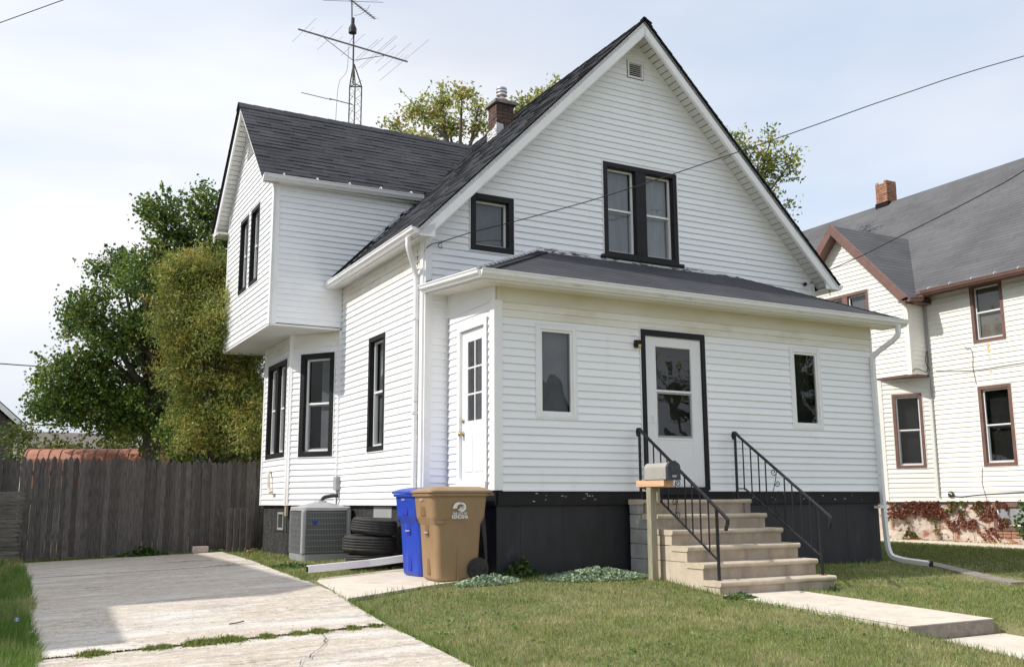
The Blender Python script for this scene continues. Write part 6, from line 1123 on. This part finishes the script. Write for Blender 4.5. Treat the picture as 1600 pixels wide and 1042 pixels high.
# grass
HOUSE = [(-.3, XR, -.0, 9), (X0 - .05, X1 + .02, sy + .03, .1)]
def grass(n_, xr, yr, hgt, wid, pal, wts, keep, name, seed, lean=.6, extra=None):
    x = rng.uniform(*xr, n_); y = rng.uniform(*yr, n_); m = keep(x, y)
    ddx, ddy = x + 5.457, y + 10.59; dist = np.hypot(ddx, ddy); m &= rng.random(n_) < np.clip((8.5 / dist) ** 1.7, 0, 1)
    dp = ddx * .4738 + ddy * .8806; lat = (ddx * .8806 - ddy * .4738) / np.maximum(dp, .1); m &= (dp > 4.5) & (np.abs(lat) < .68)
    x, y, dist = x[m], y[m], dist[m]; k = len(x); z = g(x, y)
    h = hgt * rng.uniform(.5, 1.25, k) * (.75 + .5 * vnoise(x, y, .35, seed)); w_ = wid * rng.uniform(.6, 1.3, k) * np.maximum(1, dist / 9)
    an = rng.random(k) * 2 * np.pi; dx, dy = np.cos(an), np.sin(an); ln = rng.random(k) * lean; la = rng.random(k) * 2 * np.pi
    v = np.empty((k, 3, 3)); v[:, 0] = np.stack([x - dx * w_ / 2, y - dy * w_ / 2, z], -1); v[:, 1] = np.stack([x + dx * w_ / 2, y + dy * w_ / 2, z], -1); v[:, 2] = np.stack([x + np.cos(la) * ln * h, y + np.sin(la) * ln * h, z + h * np.sqrt(np.clip(1 - ln * ln * .7, .1, 1))], -1)
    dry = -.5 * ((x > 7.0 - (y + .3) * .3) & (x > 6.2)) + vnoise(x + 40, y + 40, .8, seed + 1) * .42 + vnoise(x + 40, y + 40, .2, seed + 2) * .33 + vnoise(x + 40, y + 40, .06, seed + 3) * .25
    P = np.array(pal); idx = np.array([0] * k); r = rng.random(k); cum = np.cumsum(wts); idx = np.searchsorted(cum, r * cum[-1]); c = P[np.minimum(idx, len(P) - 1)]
    straw = np.array([.56, .49, .27]); t = np.clip((dry - .45) * 3.2, 0, .85)[:, None] * rng.random((k, 1)) ** .7; c = c * (1 - t) + straw * t; c = c * np.where((x > 7.0 - (y + .3) * .3) & (x > 6.2), .62, 1)[:, None]; c = c * rng.uniform(.6, 1.35, (k, 1)) * (.8 + .4 * vnoise(x + 11, y + 17, .045, seed + 4))[:, None]  # lawn right of the house: its shade multiplied into the blade colour
    o = npmesh(name, v.reshape(-1, 3), 3, np.clip(c, 0, 1), M_GRASS); return o
def inpoly(x, y, poly):
    r = np.zeros(len(x), bool); n_ = len(poly)
    for i in range(n_):
        (x0, y0), (x1, y1) = poly[i], poly[(i + 1) % n_]
        if y0 == y1: continue
        c = ((y0 > y) != (y1 > y)) & (x < (x1 - x0) * (y - y0) / (y1 - y0) + x0); r ^= c
    return r
PATHP = [(-1.93, 1.48), (-2.09, -.71), (-1.14, -.365), (-.08, -.05), (-.0, .0), (-.0, 1.5), (-.4, 1.93)]
dl = lambda y: np.interp(y, [-8, -1.9, .4, 8.3], [-5.2, -5.07, -5.03, -4.85]); dr = lambda y: np.interp(y, [-8, -3.8, -2, -.75, 1.4, 8.2], [-2.25, -2.2, -2.12, -2.1, -1.93, -1.52])
def freeg(x, y):
    jx = .03 * (vnoise(x, y, .12, 9) - .5); m = ~((x > dl(y) + .05 + jx * 3) & (x < dr(y) - .02 + jx * 2) & (y < 8.15)); m &= ~inpoly(x, y, PATHP)
    m &= ~((x > -.33) & (x < XR) & (y > 0) & (y < 9)); m &= ~((x > -.95) & (x <= -.33) & (y > 5.5) & (y < 8)); m &= ~((x > X0 + .0) & (x < X1) & (y > sy + .02) & (y < .1))
    m &= ~((x > 1.95 + .02 + jx * 2) & (x < 3.12 - .02 + jx) & (y < -1.7)); m &= ~((x > 13.42) & (x < 24.5)); m &= ~((x > -1.1) & (x < -.35) & (y > 4.22) & (y < 5.0)); m &= ~((np.hypot(x + .74, y - 2.32) < .3))
    return m
gp = [(.235, .295, .08), (.175, .245, .06), (.31, .33, .115), (.15, .20, .055), (.38, .35, .16)]
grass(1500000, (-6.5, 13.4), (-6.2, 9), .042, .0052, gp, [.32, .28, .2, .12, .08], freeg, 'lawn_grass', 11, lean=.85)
lush = [(.13, .24, .04), (.10, .19, .032), (.18, .29, .06)]
grass(260000, (-7.5, -4.9), (-3.5, 8.2), .13, .008, lush, [.45, .35, .2], lambda x, y: (x < dl(y) + .05 + .12 * (vnoise(x, y, .2, 3) - .5)), 'tall_verge_grass', 21, lean=.8)
def edge(x, y):
    a = (np.abs(x - dr(y)) < .07) & (y < 6); a |= (np.abs(x - 1.93) < .06) & (y < -1.8) & (y > -6); a |= (np.abs(x - 3.14) < .05) & (y < -1.8) & (y > -6.2); a |= (np.abs(y + .05) < .07) & (x > .1) & (x < XP); a |= (np.abs(x - 1.93) < .05) & (y < 0) & (y > -1.8)
    a |= (y > 8.0) & (y < 8.38) & (x < -1.3) & (x > -4.8); a |= inpoly(x, y, [(q[0] - .05, q[1] - .07) for q in PATHP]) & ~inpoly(x, y, PATHP)
    return a & freeg(x, y)
grass(420000, (-5, 7), (-6, 8.4), .085, .006, lush + [(.15, .18, .05)], [.35, .3, .2, .15], edge, 'edge_grass', 31, lean=.7)
# moss and grass in the drive joint
MS = [(-4.62, .13), (-4.18, .07), (-4.07, .08), (-3.78, .16), (-3.55, .17), (-3.22, .09), (-2.95, .08), (-2.76, .10), (-2.45, .08), (-2.24, .06)]
mv, mc = [], []
for cx_, r_ in MS:
    k = int(5200 * r_); x = cx_ + rng.normal(0, r_ * .55, k); y = -1.93 + rng.normal(0, .035 + r_ * .14, k); z = g(x, y) + .014; h = .045 * (.4 + r_ * 4) * rng.uniform(.4, 1.1, k) * np.exp(-((x - cx_) / r_) ** 2 * .7); a = rng.random(k) * 6.28; w_ = .006; la = rng.random(k) * 6.28
    v = np.empty((k, 3, 3)); v[:, 0] = np.stack([x - np.cos(a) * w_, y - np.sin(a) * w_, z], -1); v[:, 1] = np.stack([x + np.cos(a) * w_, y + np.sin(a) * w_, z], -1); v[:, 2] = np.stack([x + np.cos(la) * h * .7, y + np.sin(la) * h * .7, z + h], -1)
    mv.append(v.reshape(-1, 3)); mc.append(np.array(gp)[rng.integers(4, size=k)] * rng.uniform(.6, 1.1, (k, 1)) * np.array([1, 1.0, .8]))
npmesh('joint_moss_and_grass', np.concatenate(mv), 3, np.concatenate(mc), M_GRASS)
k = 900; x = rng.uniform(-5, -2.15, k); y = -1.93 + rng.normal(0, .01, k); cr_ = rot_leaves(np.stack([x, y, g(x, y) + .02], -1), None, .02, .7); npmesh('joint_moss', cr_, 4, np.tile(np.array([[.07, .06, .035]]), (k, 1)) * rng.uniform(.5, 1.5, (k, 1)), M_GRASS)
# fallen leaves by the neighbour's path, dandelion, chicory
k = 260; x = rng.uniform(14.3, 14.92, k); y = rng.uniform(3.2, 6.2, k); npmesh('fallen_leaves', rot_leaves(np.stack([x, y, g(x, y) + .045], -1), None, .05, .7, up_bias=2), 4, np.array([(.45, .30, .06), (.36, .16, .06), (.5, .38, .12)])[rng.integers(3, size=k)], M_LEAF)
def flower(x, y, h, r, m, lab, n_=14, name='flower'):
    z = float(g(x, y)); T = thing(name, (x, y, z), lab, 'flower'); b = MB(); b.tube([(x, y, z), (x + .005, y, z + h)], .0025, 5); b.build('stem', M_GRST, T); b = MB()
    for q in range(n_): a = q * 2 * math.pi / n_; u = V((math.cos(a), math.sin(a) * .6 - .2, .55 * math.sin(a) + .2)); s_ = V((-u.y, u.x, 0)).normalized() * r * .16; c = V((x + .005, y, z + h)); b.add([c, c + u * r * .7 - s_, c + u * r, c + u * r * .7 + s_], [(0, 1, 2, 3)])
    b.build('petals', m, T)
M_GRST = mat('green_stem', (.08, .13, .03), rough=.6)
flower(-5.16, -1.36, .22, .028, M_FLW, 'pale blue chicory flower in the tall grass at the lower left edge'); flower(1.6, -3.9, .03, .018, M_DAN, 'single yellow dandelion in the lawn left of the walkway')
for (x, y, lab) in ((3.9, -3.1, 'dark dry leaf on the lawn right of the walkway'), (2.0, -5.0, 'yellow fallen leaf on the lawn near the bottom edge'), (-3.35, -1.35, 'small dark twig lying on the driveway')):
    z = float(g(x, y)) + .05; b = MB(); m_ = M_DAN if 'yellow' in lab else M_RUST
    if 'twig' in lab: b.tube([(x - .07, y, z - .02), (x, y + .01, z - .015), (x + .07, y + .03, z - .005)], .006, 5); o = b.build('twig', M_BARK); tag(o, lab, 'twig')
    else: b.add([(x - .06, y, z), (x - .01, y - .03, z + .01), (x + .06, y + .01, z + .005), (x + .01, y + .04, z + .02)], [(0, 1, 2, 3)]); b.add([(x - .02, y - .04, z + .005), (x + .02, y - .02, z + .01), (x + .01, y + .05, z + .02)], [(0, 1, 2)]); o = b.build('fallen_leaf', m_); tag(o, lab, 'leaf')
